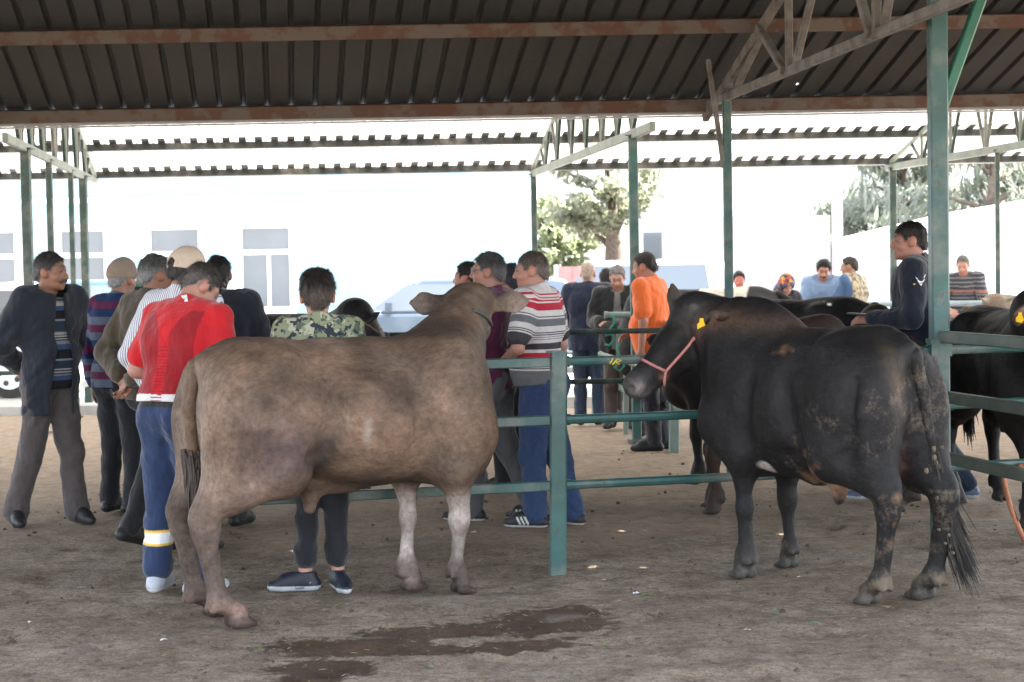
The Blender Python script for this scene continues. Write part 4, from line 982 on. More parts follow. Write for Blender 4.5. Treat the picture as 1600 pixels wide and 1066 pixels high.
# --- the black bull with the hump and the pink halter
hn, hf, fn, ff_ = G(1358, 947), G(1443, 938), G(1163, 905), G(1232, 890)
mh, mf = (hn + hf) / 2, (fn + ff_) / 2
kh = math.atan2(mf[1] - mh[1], mf[0] - mh[0]); kl = mh
BK = (.0155, .0145, .015)
m_black = hide_mat('black_hide', .64, (.15, .115, .08), .0, .35, 14, .25)
def black_col(V, K):
    x, y, z = V.T; K = K.copy(); n = fbm(V * 6 + 3, 4)
    def mix(f, c):
        nonlocal K
        f = np.clip(f, 0, 1)[:, None]; K = K * (1 - f) + np.array(c) * f
    mix(4 * (np.exp(-((x - .38) / .17) ** 2 - ((z - .58) / .16) ** 2) + .9 * n - .42) * (y > -.1), (.26, .145, .085))     # tan flank patch
    mix(4 * (np.exp(-((x - .74) / .05) ** 2 - ((z - .575) / .05) ** 2 - ((y - .2) / .15) ** 2) + .7 * n - .55), (.55, .50, .46))
    mix(.9 * np.exp(-((x + .07) / .06) ** 2 - ((y - .11) / .045) ** 2 - ((z - 1.02) / .15) ** 2), (.21, .15, .10))
    mix(.55 * np.exp(-((x - .85) / .35) ** 2 - ((z - 1.30) / .05) ** 2), (.13, .085, .06))
    lp = np.linalg.norm(V - LIPK, axis=1); mix(.9 * np.clip((.075 - lp) / .03, 0, 1), (.24, .20, .19))
    return K
def black_dirt(V):  # sparse dust and dried mud
    x, y, z = V.T
    d = .36 * np.exp(-((x - .10) / .26) ** 2 - ((z - .84) / .13) ** 2) + .34 * np.exp(-((x + .14) / .08) ** 2 - ((z - 1.0) / .18) ** 2)
    d += .33 * ((z < .55) & (x < .4)) + .16 * ((z < .45) & (x > .4)) + .22 * np.exp(-((x - .55) / .25) ** 2 - ((z - .72) / .2) ** 2) + .12
    d += .5 * np.exp(-((z - .12) / .035) ** 2) * np.clip(fbm(V * 8, 2) * 4, 0, 1)
    return d * (x < 1.25)
LIPK = to_local(kl, kh, P(1003, 612, 8.92)); pollk = P(1072, 488, 9.12); muzk = P(990, 602, 9.0)
bull2, Hk = make_cow('black_bull', kl, kh, BK, m_black, .0115, hind=(tuple(to_local(kl, kh, hn)[:2]), tuple(to_local(kl, kh, hf)[:2])),
    fore=(tuple(to_local(kl, kh, fn)[:2]), tuple(to_local(kl, kh, ff_)[:2])), Ln=float(np.linalg.norm(mf - mh)) + .02, poll=to_local(kl, kh, pollk), hdir=dir_local(kh, nrm(muzk - pollk + np.array([-.055, 0, .05]))),
    back=1.285, belly=.525, wid=.29, brisk=.09, hump=.085, humpx=.06, crest=.13, colfn=black_col, attrs={'dirt': black_dirt}, horns=.035, muzzlecol=(.13, .12, .12), hoofcol=(.10, .09, .08), nape=.135, neckw=.8, neb=-.04, L_=.53, earin=(.34, .16, .08), ears={1: (-.52, .82, -.12), -1: (-.62, -.35, .72)}, disp=lambda X: (.0055 * np.sin(X[..., 0] * 60 - X[..., 2] * 14 + 2 * vnoise(X * 5)) * np.exp(-((X[..., 0] - 1.17) / .14) ** 2) * np.clip((X[..., 2] - .75) * 3, 0, 1) + .004 * np.sin(X[..., 2] * 70 + X[..., 0] * 40) * np.exp(-((X[..., 0] + .02) / .12) ** 2 - ((X[..., 2] - .72) / .12) ** 2)),
    earlen=.255, swl=.56, sws=.036, swd=(-.02, -.05, 0), swn=360, sww=.005, tailcol=(.025, .02, .018), earcol=(.05, .04, .035), sheath=True, scrotum=True,
    tailpts=[(-.10, -.02, 1.23), (-.18, -.03, 1.16), (-.205, -.06, 1.0), (-.205, -.10, .78), (-.22, -.13, .60)])
tag(bull2, 'black humped bull with a pink rope halter and a yellow ear tag', 'bull', 'cattle at the market')
# ---------------------------------------------------------------- people
SKIN = attr_mat('skin', .5, .12, 40, 0, weave=.12, spec=.35, weavescale=160)
CLOTH = attr_mat('cloth', .85, .22, 18, .55, (7, 7, 3.2), .2, .2)
DENIM = attr_mat('denim', .85, .3, 60, .55, (8, 8, 3.5), .3, .1)
HAIR = attr_mat('hair', .55, .6, 70, .0, weave=.6, spec=.35, weavescale=120)
SHOE = attr_mat('shoe_leather', .55, .2, 40, 0, weave=.2, spec=.4)
CAPM = attr_mat('cap_cloth', .9, .12, 30, .2, (9, 9, 9), .3, .1)
SPEC = simple('spectacle_metal', (.5, .48, .42), .3, .1, 20, 0, metal=.8)
def rot(yaw=0, pitch=0, roll=0):
    "yaw to the left, pitch nods down, roll tilts to the person's right; degrees"
    return np.array(Matrix.Rotation(R(yaw), 3, 'Z') @ Matrix.Rotation(R(-pitch), 3, 'X') @ Matrix.Rotation(R(roll), 3, 'Y'))
TONE = (.31, .16, .11); TAN = (.255, .125, .082)
def hand(B, w_, d, n, t, s, col, curl=22, k=.008, fr=1.0, spread=1.0):
    "palm with four unequal bent fingers and a thumb on its side; d = along, n = out of the palm, t = thumb side"
    d = nrm(d); n = nrm(n - d * (n @ d)); t = nrm(t - d * (t @ d) - n * (t @ n))
    B.rc(w_, w_ + d * .03 * s, .027 * s, .030 * s, col=col, sq=(n, .62), k=.02)
    for q in (-.024, 0, .022): B.rc(w_ + d * .03 * s + t * q * .8 * s, w_ + d * .085 * s + t * q * s, .020 * s, .016 * s, col=col, sq=(n, .75), k=.014)
    for i, (o, ln, r_) in enumerate(((.033, .072, .0092), (.011, .080, .0096), (-.011, .074, .0092), (-.031, .058, .0082))):
        p = w_ + d * (.088 - .004 * abs(i - 1)) * s + t * o * s; a = R(curl * .6); dd = d + t * o * .9 * spread
        for f in (.45, .31, .24):
            q = p + nrm(dd * math.cos(a) + n * math.sin(a)) * ln * f * s; B.rc(p, q, r_ * s * fr, r_ * .92 * s * fr, col=col, k=k * .6); p = q; a += R(curl)
    p = w_ + d * .022 * s + t * .026 * s; q = p + nrm(d * .75 + t * .62 + n * .35) * .042 * s; B.rc(p, q, .0135 * s, .011 * s, col=col, k=k)
    B.rc(q, q + nrm(d * .95 + t * .22 + n * .3) * .034 * s, .0108 * s * fr, .0088 * s * fr, col=col, k=k * .6)

ARMS = {   # elbow, wrist of the right arm (x>0 is the person's right), heights for 1.75 m
    'down': ((.245, -.03, 1.135), (.255, .03, .885)),
    'behind': ((.285, -.13, 1.14), (.06, -.215, .985)),
    'front': ((.26, .02, 1.14), (.07, .24, 1.06)),
    'rail': ((.25, .17, 1.16), (.13, .40, 1.10)),
    'akimbo': ((.38, -.10, 1.17), (.23, .10, 1.02)),
    'pocket': ((.30, -.06, 1.13), (.20, .08, .90)),
    'hold': ((.25, .02, 1.15), (.16, .27, 1.16)),
}
def person(label, loc, facing, H=1.75, vox=.008, skin=TONE, lean=0, yaw=0, pitch=0, roll=0, twist=0, arms=('down', 'down'), legs=None, girth=1.0, belly=0.0,
           top=None, jacket=None, trousers=None, shoes=None, hair=None, cap=None, face=None, sleeve='long', glasses=None, hem=.86, curl=22, bowed=0.0, tmat=None, group='people at the cattle market', armxyz=None, nape=None, z=0.0, headless=False):
    s = H / 1.75; root = empty('person', (loc[0], loc[1], z), R(facing - 90)); tag(root, label, 'person', group)
    piv = np.array([0, 0, .95]); RL = rot(twist, lean); bow = rot(0, bowed)
    def T(x, y, z_):
        p = np.array([x, y, z_], float)
        if z_ > 1.2 and bowed: p = np.array([0, 0, 1.2]) + bow @ (p - (0, 0, 1.2))
        return (piv + RL @ (p - piv)) * s if z_ > .80 else p * s
    g = girth
    lg = legs or {}
    hip = [np.array([-.085, 0, .92]), np.array([.085, 0, .92])]
    knee = [np.array(lg.get('kl', (-.095, .015, .50))), np.array(lg.get('kr', (.095, .015, .50)))]
    ank = [np.array(lg.get('al', (-.10, -.02, .085))), np.array(lg.get('ar', (.10, -.02, .085)))]
    toe = [np.array(lg.get('tl', (-.25, 1, 0))), np.array(lg.get('tr', (.25, 1, 0)))]
    sh = [T(-.178 * (g * .4 + .6), -.012, 1.43), T(.178 * (g * .4 + .6), -.012, 1.43)]
    el_, wr = [], []
    for i in (0, 1):
        m = -1 if i == 0 else 1
        if armxyz and armxyz[i] is not None: e, w_ = armxyz[i]; el_.append(np.array(e) * s); wr.append(np.array(w_) * s)
        else:
            e, w_ = ARMS[arms[i]]; el_.append(T(e[0] * m * (g * .5 + .5), e[1], e[2])); wr.append(T(w_[0] * m, w_[1] + (0 if m > 0 else .0), w_[2] + (.03 if arms[i] == 'behind' and m < 0 else 0)))
    nk = T(0, -.03, 1.475); hd = T(0, .012, 1.60); RH = (RL @ bow @ rot(yaw - 0, pitch, roll)) if True else RL
    hs = s * lg.get('head', 1.0) if isinstance(lg, dict) else s
    Hh = lambda x, y, z_: hd + RH @ (np.array([x, y, z_ + .02]) * hs)
    AX = RH.T                                   # rows = head axes
    # ---- body
    B = Body(.02 * s); sk = skin
    B.el(Hh(0, -.016, .028), np.array([.074, .093, .086]) * hs, A=AX, col=sk)
    B.el(Hh(0, .022, -.03), np.array([.061, .072, .083]) * hs, A=AX, col=sk)
    B.el(Hh(0, .036, -.083), np.array([.050, .052, .036]) * hs, A=AX, col=sk)
    B.el(Hh(0, .074, -.100), np.array([.020, .016, .017]) * hs, A=AX, col=sk, k=.015)
    B.rc(Hh(-.043, .066, .026), Hh(0, .080, .024), .012 * hs, .012 * hs, col=sk, k=.015); B.rc(Hh(.043, .066, .026), Hh(0, .080, .024), .012 * hs, .012 * hs, col=sk, k=.015)
    for m in (-1, 1):
        B.el(Hh(m * .042, .058, -.035), .025 * hs, col=sk, k=.02)
        B.el(Hh(m * .031, .096, .006), np.array([.015, .014, .010]) * hs, A=AX, sub=True, col=tuple(c * .75 for c in sk), k=.012)
        B.el(Hh(m * .031, .074, .006), .0125 * hs, col=(.16, .12, .10), k=.003); B.el(Hh(m * .031, .0835, .005), .0075 * hs, col=(.02, .015, .012), k=.001)  # eyeballs coloured dark: the shadow on them is painted in
        B.rc(Hh(m * .018, .083, .012), Hh(m * .043, .074, .011), .0055 * hs, .005 * hs, col=sk, k=.004)
        B.el(Hh(m * .078, -.012, -.012), np.array([.011, .022, .033]) * hs, A=AX, col=tuple(np.array(sk) * (1.1, .95, .95)), k=.010)
        B.rc(Hh(m * .075, .004, -.005), Hh(m * .070, .006, -.03), .009 * hs, col=sk, k=.01)
        B.el(Hh(m * .013, .099, -.036), .0095 * hs, col=sk, k=.008)
    B.rc(Hh(0, .084, .012), Hh(0, .107, -.031), .009 * hs, .0135 * hs, col=sk, k=.012)
    B.rc(Hh(-.020, .084, -.064), Hh(.020, .084, -.064), .0075 * hs, col=tuple(np.array(sk) * (.95, .72, .72)), k=.008)
    B.rc(Hh(-.016, .085, -.074), Hh(.016, .085, -.074), .0075 * hs, col=tuple(np.array(sk) * (.95, .72, .72)), k=.008)
    fc = face or {}
    if 'brow' in fc:
        for m in (-1, 1): B.rc(Hh(m * .014, .088, .026), Hh(m * .047, .072, .027), .006 * hs, .004 * hs, col=fc['brow'], k=.003)
    if 'moustache' in fc:
        for m in (-1, 1): B.rc(Hh(0, .100, -.052), Hh(m * .032, .087, -.064), .0115 * hs, .008 * hs, col=fc['moustache'], k=.004)
    if 'smile' in fc:
        B.rc(Hh(-.014, .087, -.071), Hh(.014, .087, -.071), .0055 * hs, col=(.34, .31, .28), k=.003)
    B.rc(nk + (RL @ np.array([0, -.01, -.05])) * s, Hh(0, -.022, -.055), .060 * s, .055 * s, col=sk, k=.03)
    B.rc(T(-.12, -.01, 1.40), T(.12, -.01, 1.40), .062 * s, col=sk, k=.06)
    B.el(T(0, 0, 1.26), np.array([.15 * g, .105 * g, .21]) * s, A=RL.T, col=sk); B.el(T(0, 0, 1.0), np.array([.15 * g, .11 * g, .17]) * s, A=RL.T, col=sk)
    for i, m in ((0, -1), (1, 1)):
        B.ch([sh[i], el_[i], wr[i]], [.050 * s, .039 * s, .027 * s], col=sk)
        fdir = nrm(wr[i] - el_[i])
        if arms[i] in ('down',): n_ = np.array([-m, .2, 0]); t_ = np.array([-m * .2, 1, 0])
        elif arms[i] == 'behind': n_ = np.array([0, -1, .2]); t_ = np.array([0, .2, 1.0]); fdir = nrm(fdir + np.array([0, 0, -.5]))
        elif arms[i] == 'akimbo': n_ = np.array([-m, 0, -.3]); t_ = np.array([0, .3, 1])
        else: n_ = np.array([-m * .6, 0, -.8]); t_ = np.array([-m * .8, .1, .5])
        hand(B, wr[i], fdir, n_, t_, s, sk, curl, fr=max(1.0, vox / .0085))
        B.ch([hip[i] * s, knee[i] * s, ank[i] * s], [.075 * s, .052 * s, .036 * s], col=sk)
        tn = nrm(toe[i]); B.rc(ank[i] * s - (0, 0, .03 * s), ank[i] * s + tn * .12 * s - np.array([0, 0, .05 * s]), .034 * s, .028 * s, col=sk)
    def scalp(V, K):
        if not hair: return K
        q = (V - hd) @ RH / hs - (0, 0, .02); g = q @ np.array([0, -hair.get('slope', .88), 1.0]) - hair.get('line', .02) + .008 * vnoise(V * 70)
        f = np.clip(g / .03 + .75, 0, 1) * (np.linalg.norm(q, axis=1) < .17) * (q[:, 2] > -.075)
        ear_ = np.sqrt((q[:, 1] + .010) ** 2 + (q[:, 2] + .012) ** 2) < .036
        f = (f * np.where(ear_ & (np.abs(q[:, 0]) > .068), 0, 1) * .85)[:, None]; K = K * (1 - f) + np.array(hair.get('col2', hair['col'])) * f
        if 'stubble' in fc:
            b_ = (np.clip((-.035 - q[:, 2]) / .02, 0, 1) * (q[:, 1] > -.01) * (np.abs(q[:, 0]) < .09) * (q[:, 2] > -.125) * .3)[:, None]; K = K * (1 - b_) + np.array(fc['stubble']) * b_
        return K
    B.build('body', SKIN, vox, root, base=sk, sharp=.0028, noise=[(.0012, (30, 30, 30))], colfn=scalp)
    # ---- torso garment
    def garment(name, col, mat, off, slv, zlo, collar=True, cuts=(), v=vox, patt=None, colfn=None, fold=.006, nk_open=0.0):
        if col is None: return None
        A = Body(.035 * s)
        o = off
        A.el(T(0, -.005, 1.29), np.array([.165 * g + o, .112 * g + o, .19 + o]) * s, A=RL.T, col=col)
        A.el(T(0, .012 + belly * .5, 1.08), np.array([.158 * g + o, .118 * g + o + belly * .5, .20]) * s, A=RL.T, col=col)
        A.el(T(0, .0 + belly * .3, .95), np.array([.165 * g + o, .118 * g + o + belly * .25, .19]) * s, A=RL.T, col=col)
        A.rc(T(-.10, -.018, 1.425), T(.10, -.018, 1.425), (.062 + o) * s, col=col, k=.06)
        for i, m in ((0, -1), (1, 1)):
            A.rc(T(m * .03, -.025, 1.465), sh[i], (.045 + o * .6) * s, (.055 + o) * s, col=col, k=.05)
            A.rc(T(m * .10, -.03, 1.33), T(m * .10, -.02, 1.22), (.085 + o) * s, (.08 + o) * s, col=col, k=.05)
            if slv == 'none': continue
            al = np.linalg.norm(el_[i] - sh[i])
            if slv == 'short':
                A.rc(sh[i], sh[i] + (el_[i] - sh[i]) * .72, (.060 + o * .8) * s, (.056 + o) * s, col=col, k=.03, band=(1.42 * s, -al * .72))
            else:
                A.rc(sh[i], el_[i], (.060 + o * .8) * s, (.049 + o * .8) * s, col=col, k=.03, band=(1.42 * s, -al))
                A.rc(el_[i], wr[i] - nrm(wr[i] - el_[i]) * .012 * s, (.049 + o * .8) * s, (.036 + o * .7) * s, col=col, k=.02, band=(1.42 * s - al, -al))
        A.rc(T(0, .0 + belly * .3, .97), T(0, 0, max(zlo, .81)) if zlo >= .81 else np.array([0, -.005, zlo]) * s, (.150 * g + o) * s, (.155 * g + o * 1.15) * s, col=col, sq=(RL @ np.array([0, 1.0, 0]), .76), k=.03)
        if collar:
            nd = nrm(Hh(0, -.02, -.05) - nk); A.rc(nk - nd * .03 * s, nk + nd * .028 * s, (.066 + o * .3) * s, (.062 + o * .3) * s, col=col, k=.015)
        zz = np.array([0, 0, 1.0]); hp = T(0, 0, max(zlo, .81)); nn = (RL @ zz)
        if zlo < .81: hp = np.array([0, 0, zlo * s]); nn = zz
        A.cuts.append(lambda X: (hp - X) @ nn + (np.linalg.norm(X - hp, axis=-1) > .45 * s) * -1.0)
        nt_ = nk + nrm(Hh(0, -.02, -.05) - nk) * .030 * s; nv = nrm(nrm(Hh(0, -.02, -.05) - nk) + RL @ np.array([0, .35, 0]))
        A.cuts.append(lambda X: np.where(np.linalg.norm(X - nt_, axis=-1) < .13 * s, (X - nt_) @ nv, -1))
        for c in cuts: A.cuts.append(c)
        return A.build(name, mat or CLOTH, v, root, base=col, sharp=.006, noise=[(fold * 1.5, (7 / s, 7 / s, 5 / s)), (fold * .9, (17 / s, 17 / s, 11 / s)), (fold * 1.5, (4.2, 4.2, 9, 1)), (fold * .8, (9, 8, 17, 2)), (fold * .4, (38, 38, 26))], colfn=colfn)
    RT = RL.T
    def loc_(X): return ((X / s - piv) @ RL) + piv        # back to upright torso coordinates
    if top: garment('shirt', top.get('col'), top.get('mat'), top.get('off', .010), sleeve, hem, colfn=top.get('colfn') and (lambda V, K: top['colfn'](loc_(V), K)), fold=top.get('fold', .005))
    if jacket:
        cuts = []
        if jacket.get('open'):
            w0 = jacket['open']
            def cut(X):
                p = loc_(X); x = p[..., 0] - jacket.get('shift', 0); wdt = w0 * np.clip(.40 + (1.45 - p[..., 2]) * 1.1, .3, 1.05) if not jacket.get('vee') else w0 * np.clip((p[..., 2] - 1.0) * 2.2, 0, 1)
                return np.where((p[..., 1] > .0) & (np.abs(x) < .3), np.minimum(wdt - np.abs(x), p[..., 1] - .02), -1)
            cuts.append(cut)
        garment('jacket', jacket['col'], jacket.get('mat'), jacket.get('off', .028), jacket.get('sleeve', 'long'), jacket.get('hem', .80), cuts=cuts, fold=.007, colfn=jacket.get('colfn') and (lambda V, K: jacket['colfn'](loc_(V), K)))
    # ---- trousers
    if trousers:
        A = Body(.03 * s); c = trousers['col']; lo_ = trousers.get('cuff', .06); wd_ = trousers.get('w', 1.0)
        A.el(np.array([0, 0, .93]) * s, np.array([.160 * g, .118 * g + belly * .1, .125]) * s, col=c)
        for i, m in ((0, -1), (1, 1)):
            A.el((hip[i] + (m * .01, -.045, -.02)) * s, np.array([.085, .085, .11]) * s * (g * .5 + .5), col=c, k=.05)
            A.rc((hip[i] + (0, 0, -.03)) * s, knee[i] * s, .098 * s * wd_ * (g * .4 + .6), .073 * s * wd_, col=c, k=.03)
            e = ank[i] + nrm(knee[i] - ank[i]) * (lo_ - .06)
            A.rc(knee[i] * s, e * s, .073 * s * wd_, trousers.get('hemr', .064) * s * wd_, col=c, k=.03)
            if trousers.get('gather'): A.rc((e + (0, 0, .02)) * s, (e + (0, 0, .05)) * s, .060 * s, .066 * s, col=c, k=.02)
            for tt, fo in ((.12, .010), (.22, .007), (.93, .008)):      # cloth breaking at knee and instep
                q = knee[i] + (e - knee[i]) * tt; A.el((q + (0, .03, 0)) * s, np.array([.06 * wd_, .045 * wd_, .018]) * s, col=c, k=.02)
        A.cuts.append(lambda X: np.maximum(X[..., 2] - trousers.get('waist', 1.02) * s, lo_ * 0 + .012 - X[..., 2]))
        A.build('trousers', trousers.get('mat') or CLOTH, vox, root, base=c, sharp=.01, noise=[(.011, (9 / s, 9 / s, 5 / s)), (.006, (18 / s, 18 / s, 13 / s)), (.009, (4.5, 4.5, 9, 3)), (.005, (9, 8, 18, 4))], colfn=trousers.get('colfn') and (lambda V, K: trousers['colfn'](V / s, K)))
    # ---- shoes
    if shoes:
        for i, m in ((0, -1), (1, 1)):
            A = Body(.02 * s); tn = nrm(toe[i]); a0 = ank[i] * s; up = nrm(lg.get('ul' if i == 0 else 'ur', (0, 0, 1))); base_ = a0 - up * .085 * s; c = shoes['col']
            hl_ = base_ - tn * .050 * s + up * .040 * s; bl_ = base_ + tn * .125 * s + up * .038 * s; tp = base_ + tn * .180 * s + up * .032 * s; sdv = np.cross(up, tn)
            A.rc(hl_, bl_, .039 * s, .044 * s, col=c, sq=(up, .95)); A.rc(bl_, tp, .043 * s, .031 * s, col=c, sq=(up, .9))
            A.rc(base_ + up * .065 * s, base_ + tn * .105 * s + up * .060 * s, .044 * s, .037 * s, col=c); A.rc(base_ + up * .05 * s - tn * .01 * s, a0 + up * .02 * s - tn * .012 * s, .042 * s, .043 * s, col=c)
            A.rc(base_ + tn * .035 * s + up * .088 * s, base_ + tn * .112 * s + up * .062 * s, .033 * s, .034 * s, col=c); A.rc(base_ - tn * .035 * s + up * .045 * s, base_ - tn * .030 * s + up * .095 * s, .036 * s, .033 * s, col=c)
            A.cuts.append(lambda X, up=up, base_=base_: (X - base_) @ up - .112 * s)
            def scol(V, K, up=up, base_=base_, tn=tn, sdv=sdv):
                hgt = (V - base_) @ up / s; K = K.copy()
                if 'sole' in shoes: K[hgt < shoes.get('st', .026)] = shoes['sole']
                if 'stripe' in shoes:
                    q = ((V - base_) @ tn) / s - (hgt - .03) * .5; ph = np.mod(q - .03, .026); mm = (hgt > .026) & (hgt < .075) & (q > .03) & (q < .108) & (ph < .013); K[mm] = shoes['stripe']
                return K
            A.cuts.append(lambda X, up=up, base_=base_: (base_ + up * .004 - X) @ up)
            A.build('shoe', SHOE, min(vox, .008), root, base=c, sharp=.006, colfn=scol)
    # ---- hair
    def hairm(name, col, infl, slope=.88, off0=.02, topcut=None, col2=None, extra=None):
        A = Body(.02 * s); A.el(Hh(0, -.016, .028), (np.array([.074, .093, .086]) + infl) * hs, A=AX, col=col)
        A.rc(Hh(0, -.06, -.03), Hh(0, -.045, -.055), (.050 + infl) * hs, (.046 + infl) * hs, col=col, k=.02)
        if extra: extra(A)
        def inside(X):
            q = (X - hd) @ RH / hs - (0, 0, .02)
            g = q @ np.array([0, -slope, 1.0]) - off0 + .016 * np.exp(-((q[..., 1] - .022) / .014) ** 2) * (np.abs(q[..., 0]) > .05) * (q[..., 2] > -.045) * 2.2
            e = np.where(np.abs(q[..., 0]) > .05, np.sqrt((q[..., 1] + .010) ** 2 + (q[..., 2] + .012) ** 2) - .032, .1)
            return np.minimum(g, e)
        def edge(X):
            g = inside(X) + .010 * vnoise(X * 55) + .006 * vnoise(X * 120); f = np.clip(g / .026 + .25, 0, 1); f = f * f * (3 - 2 * f)
            return ((infl + .006) * (1 - f) + .004 * (g < -.012)) * hs
        A.disp.append(edge)
        A.cuts.append(lambda X: -(inside(X) + .03))
        if topcut: 
            def tc(X):
                q = (X - hd) @ RH / hs - (0, 0, .02); return np.where(np.sqrt(((q[..., 0]) / topcut[0]) ** 2 + ((q[..., 1] - topcut[2]) / topcut[1]) ** 2) < 1, np.where(q[..., 2] > .02, .02, -1), -1)
            A.cuts.append(tc)
        def hc(V, K):
            K = K.copy()
            if col2 is not None:
                q = (V - hd) @ RH / hs - (0, 0, .02); f = np.clip((.055 - q[:, 2]) / .05, 0, 1)[:, None]; K = K * (1 - f) + np.array(col2) * f
            return K
        A.build(name, HAIR, min(vox, .007), root, base=col, sharp=.02, noise=[(.005, (60, 60, 26)), (.003, (120, 120, 50))], colfn=hc, strands=(5200 if vox < .0082 else 2600, .016 + infl * .9, Hh(0, -.05, .10), .004 + infl * .35) if infl > .003 else None)
    if hair: hairm('hair', hair['col'], hair.get('len', .008), hair.get('slope', .88), hair.get('line', .02), hair.get('bald'), hair.get('col2'), hair.get('extra') and (lambda A: hair['extra'](A, Hh, hs)))
    if cap:
        A = Body(.02 * s); c = cap['col']
        A.el(Hh(0, -.012, .036), np.array([.095, .115, .106]) * hs, A=AX, col=c)
        A.el(Hh(0, .012, .085), np.array([.070, .080, .066]) * hs, A=AX, col=c, k=.03)
        A.rc(Hh(0, .085, .042), Hh(0, .150, .028), .078 * hs, .062 * hs, col=cap.get('brim', c), sq=(RH[:, 2], .11), k=.012)
        A.cuts.append(lambda X: .022 - (((X - hd) @ RH) / hs)[..., 2] - .03 * np.clip((((X - hd) @ RH) / hs)[..., 1] * -1, 0, .1))
        def gap(X):
            q = (X - hd) @ RH / hs; return np.where(q[..., 1] < -.05, .032 - np.sqrt((q[..., 0] / 1.2) ** 2 + (q[..., 2] - .045) ** 2), -1)
        if cap.get('gap'): A.cuts.append(gap)
        A.build('cap', CAPM, min(vox, .007), root, base=c, sharp=.008, noise=[(.002, (20, 20, 20))], colfn=cap.get('colfn') and (lambda V, K: cap['colfn']((V - hd) @ RH / hs, K)))
    if glasses:
        mb = MB(); y0 = .098
        if glasses == 'head':
            for m in (-1, 1): mb.tube([Hh(m * .083, -.015, .005), Hh(m * .084, .02, .045), Hh(m * .066, .058, .082)], .0038 * hs, 6); mb.tube([Hh(m * .036 + .026 * math.cos(a), .070 - .014 * math.sin(a), .088 + .013 * math.sin(a)) for a in np.linspace(0, 6.28, 13)], .005 * hs, 5)
            mb.build('sunglasses', DARKP, root)
        else:
            for m in (-1, 1):
                mb.tube([Hh(m * .033 + .023 * math.cos(a), y0 - .012 * abs(math.cos(a)) * 0, .006 + .017 * math.sin(a)) for a in np.linspace(0, 6.2832, 15)], .0022 * hs, 5)
                mb.tube([Hh(m * .056, y0 - .002, .010), Hh(m * .080, .03, .010), Hh(m * .082, -.01, .004)], .0025 * hs, 5)
            mb.tube([Hh(-.01, y0, .010), Hh(.01, y0, .010)], .0022 * hs, 5); mb.build('spectacles', SPEC, root)
    return root, dict(T=T, H=Hh, hd=hd, RH=RH, sh=sh, el=el_, wr=wr, s=s)

NAVY = (.012, .017, .032); BLACKC = (.012, .012, .014); GREYH = (.13, .125, .12); DARKH = (.02, .016, .013); WHITEH = (.34, .33, .32)
BLK_SH = dict(col=(.012, .012, .013), sole=(.02, .02, .02))
def gnd(px, py): g = G(px, py); return (g[0], g[1])
def atd(px, Y): return (P(px, 420, Y)[0], Y)
def stops_rep(seq, z0): # list of (thickness, colour) from z0 downward -> ascending stops
    out = []; z = z0
    for t, c in seq: out.append((z - t, c)); z -= t
    return out
B1, B2_, B3, G1, G2 = (.010, .012, .016), (.035, .065, .14), (.02, .035, .06), (.20, .20, .21), (.32, .31, .29)
seq = [(.06, B1), (.012, G1), (.008, B1), (.012, G1), (.02, G2), (.03, B2_), (.055, B1), (.012, G1), (.07, B3), (.008, G1), (.008, G2), (.008, B3), (.008, G2), (.008, B3), (.008, G2), (.008, B3), (.02, G1), (.035, B2_), (.06, B1), (.012, G1), (.05, B3), (.01, G2), (.008, B3), (.01, G2), (.008, B3), (.01, G1), (.03, B2_), (.09, B1)]
SWEATER = band_mat('striped_sweater', stops_rep(seq, 1.52), .75, 1.52)
# 1 the man in the open blazer
person('laughing moustached man in an open dark blazer over a striped sweater, hands behind his back', gnd(83, 818), -40, 1.765, .0058, TAN, yaw=26, lean=4, arms=('behind', 'behind'), girth=.96, belly=.03,
       top=dict(col=(.03, .05, .1), mat=SWEATER, off=.014), hem=.88, jacket=dict(col=(.014, .018, .027), open=.080, hem=.70, off=.036, shift=.0), trousers=dict(col=(.075, .062, .060), w=1.0, hemr=.075),
       legs=dict(kl=(-.10, .06, .50), al=(-.11, .10, .085), kr=(.13, -.02, .50), ar=(.19, -.13, .085), tl=(.1, 1, 0), tr=(.45, 1, 0)),
       shoes=BLK_SH, hair=dict(col=(.05, .047, .045), len=.009, col2=(.16, .155, .15), slope=.80, line=.012), face=dict(brow=(.05, .045, .04), moustache=(.05, .045, .04), smile=1))
# 2 the man in the purple and blue striped sweater with a tan cap
PU, NB, GB = (.10, .015, .055), (.012, .03, .09), (.10, .12, .17)
STR2 = band_mat('blue_purple_stripes', [(z, (NB, GB, PU, GB, NB, PU)[i % 6]) for i, z in enumerate(np.arange(.80, 1.55, .052))], .8, 1.6)
person('man in a tan cap and a navy, grey and purple striped sweater, turned away', atd(182, 11.6), 62, 1.70, .010, TONE, lean=4, arms=('down', 'down'), top=dict(col=NB, mat=STR2, off=.02), trousers=dict(col=(.015, .016, .02)), shoes=BLK_SH,
       hair=dict(col=WHITEH, len=.006), cap=dict(col=(.26, .20, .155)), girth=1.1)
# 3 white and green cap
def greenpatch(q, K):
    K = K.copy(); K[(q[:, 1] < -.04) & (q[:, 2] < .06)] = (.02, .20, .09); return K
person('man mostly hidden by others, in a white cap with a green rear strap', atd(219, 12.6), 70, 1.63, .011, TAN, top=dict(col=(.05, .05, .06)), trousers=dict(col=BLACKC), shoes=BLK_SH, hair=dict(col=DARKH, len=.005), cap=dict(col=(.7, .7, .68), colfn=greenpatch))
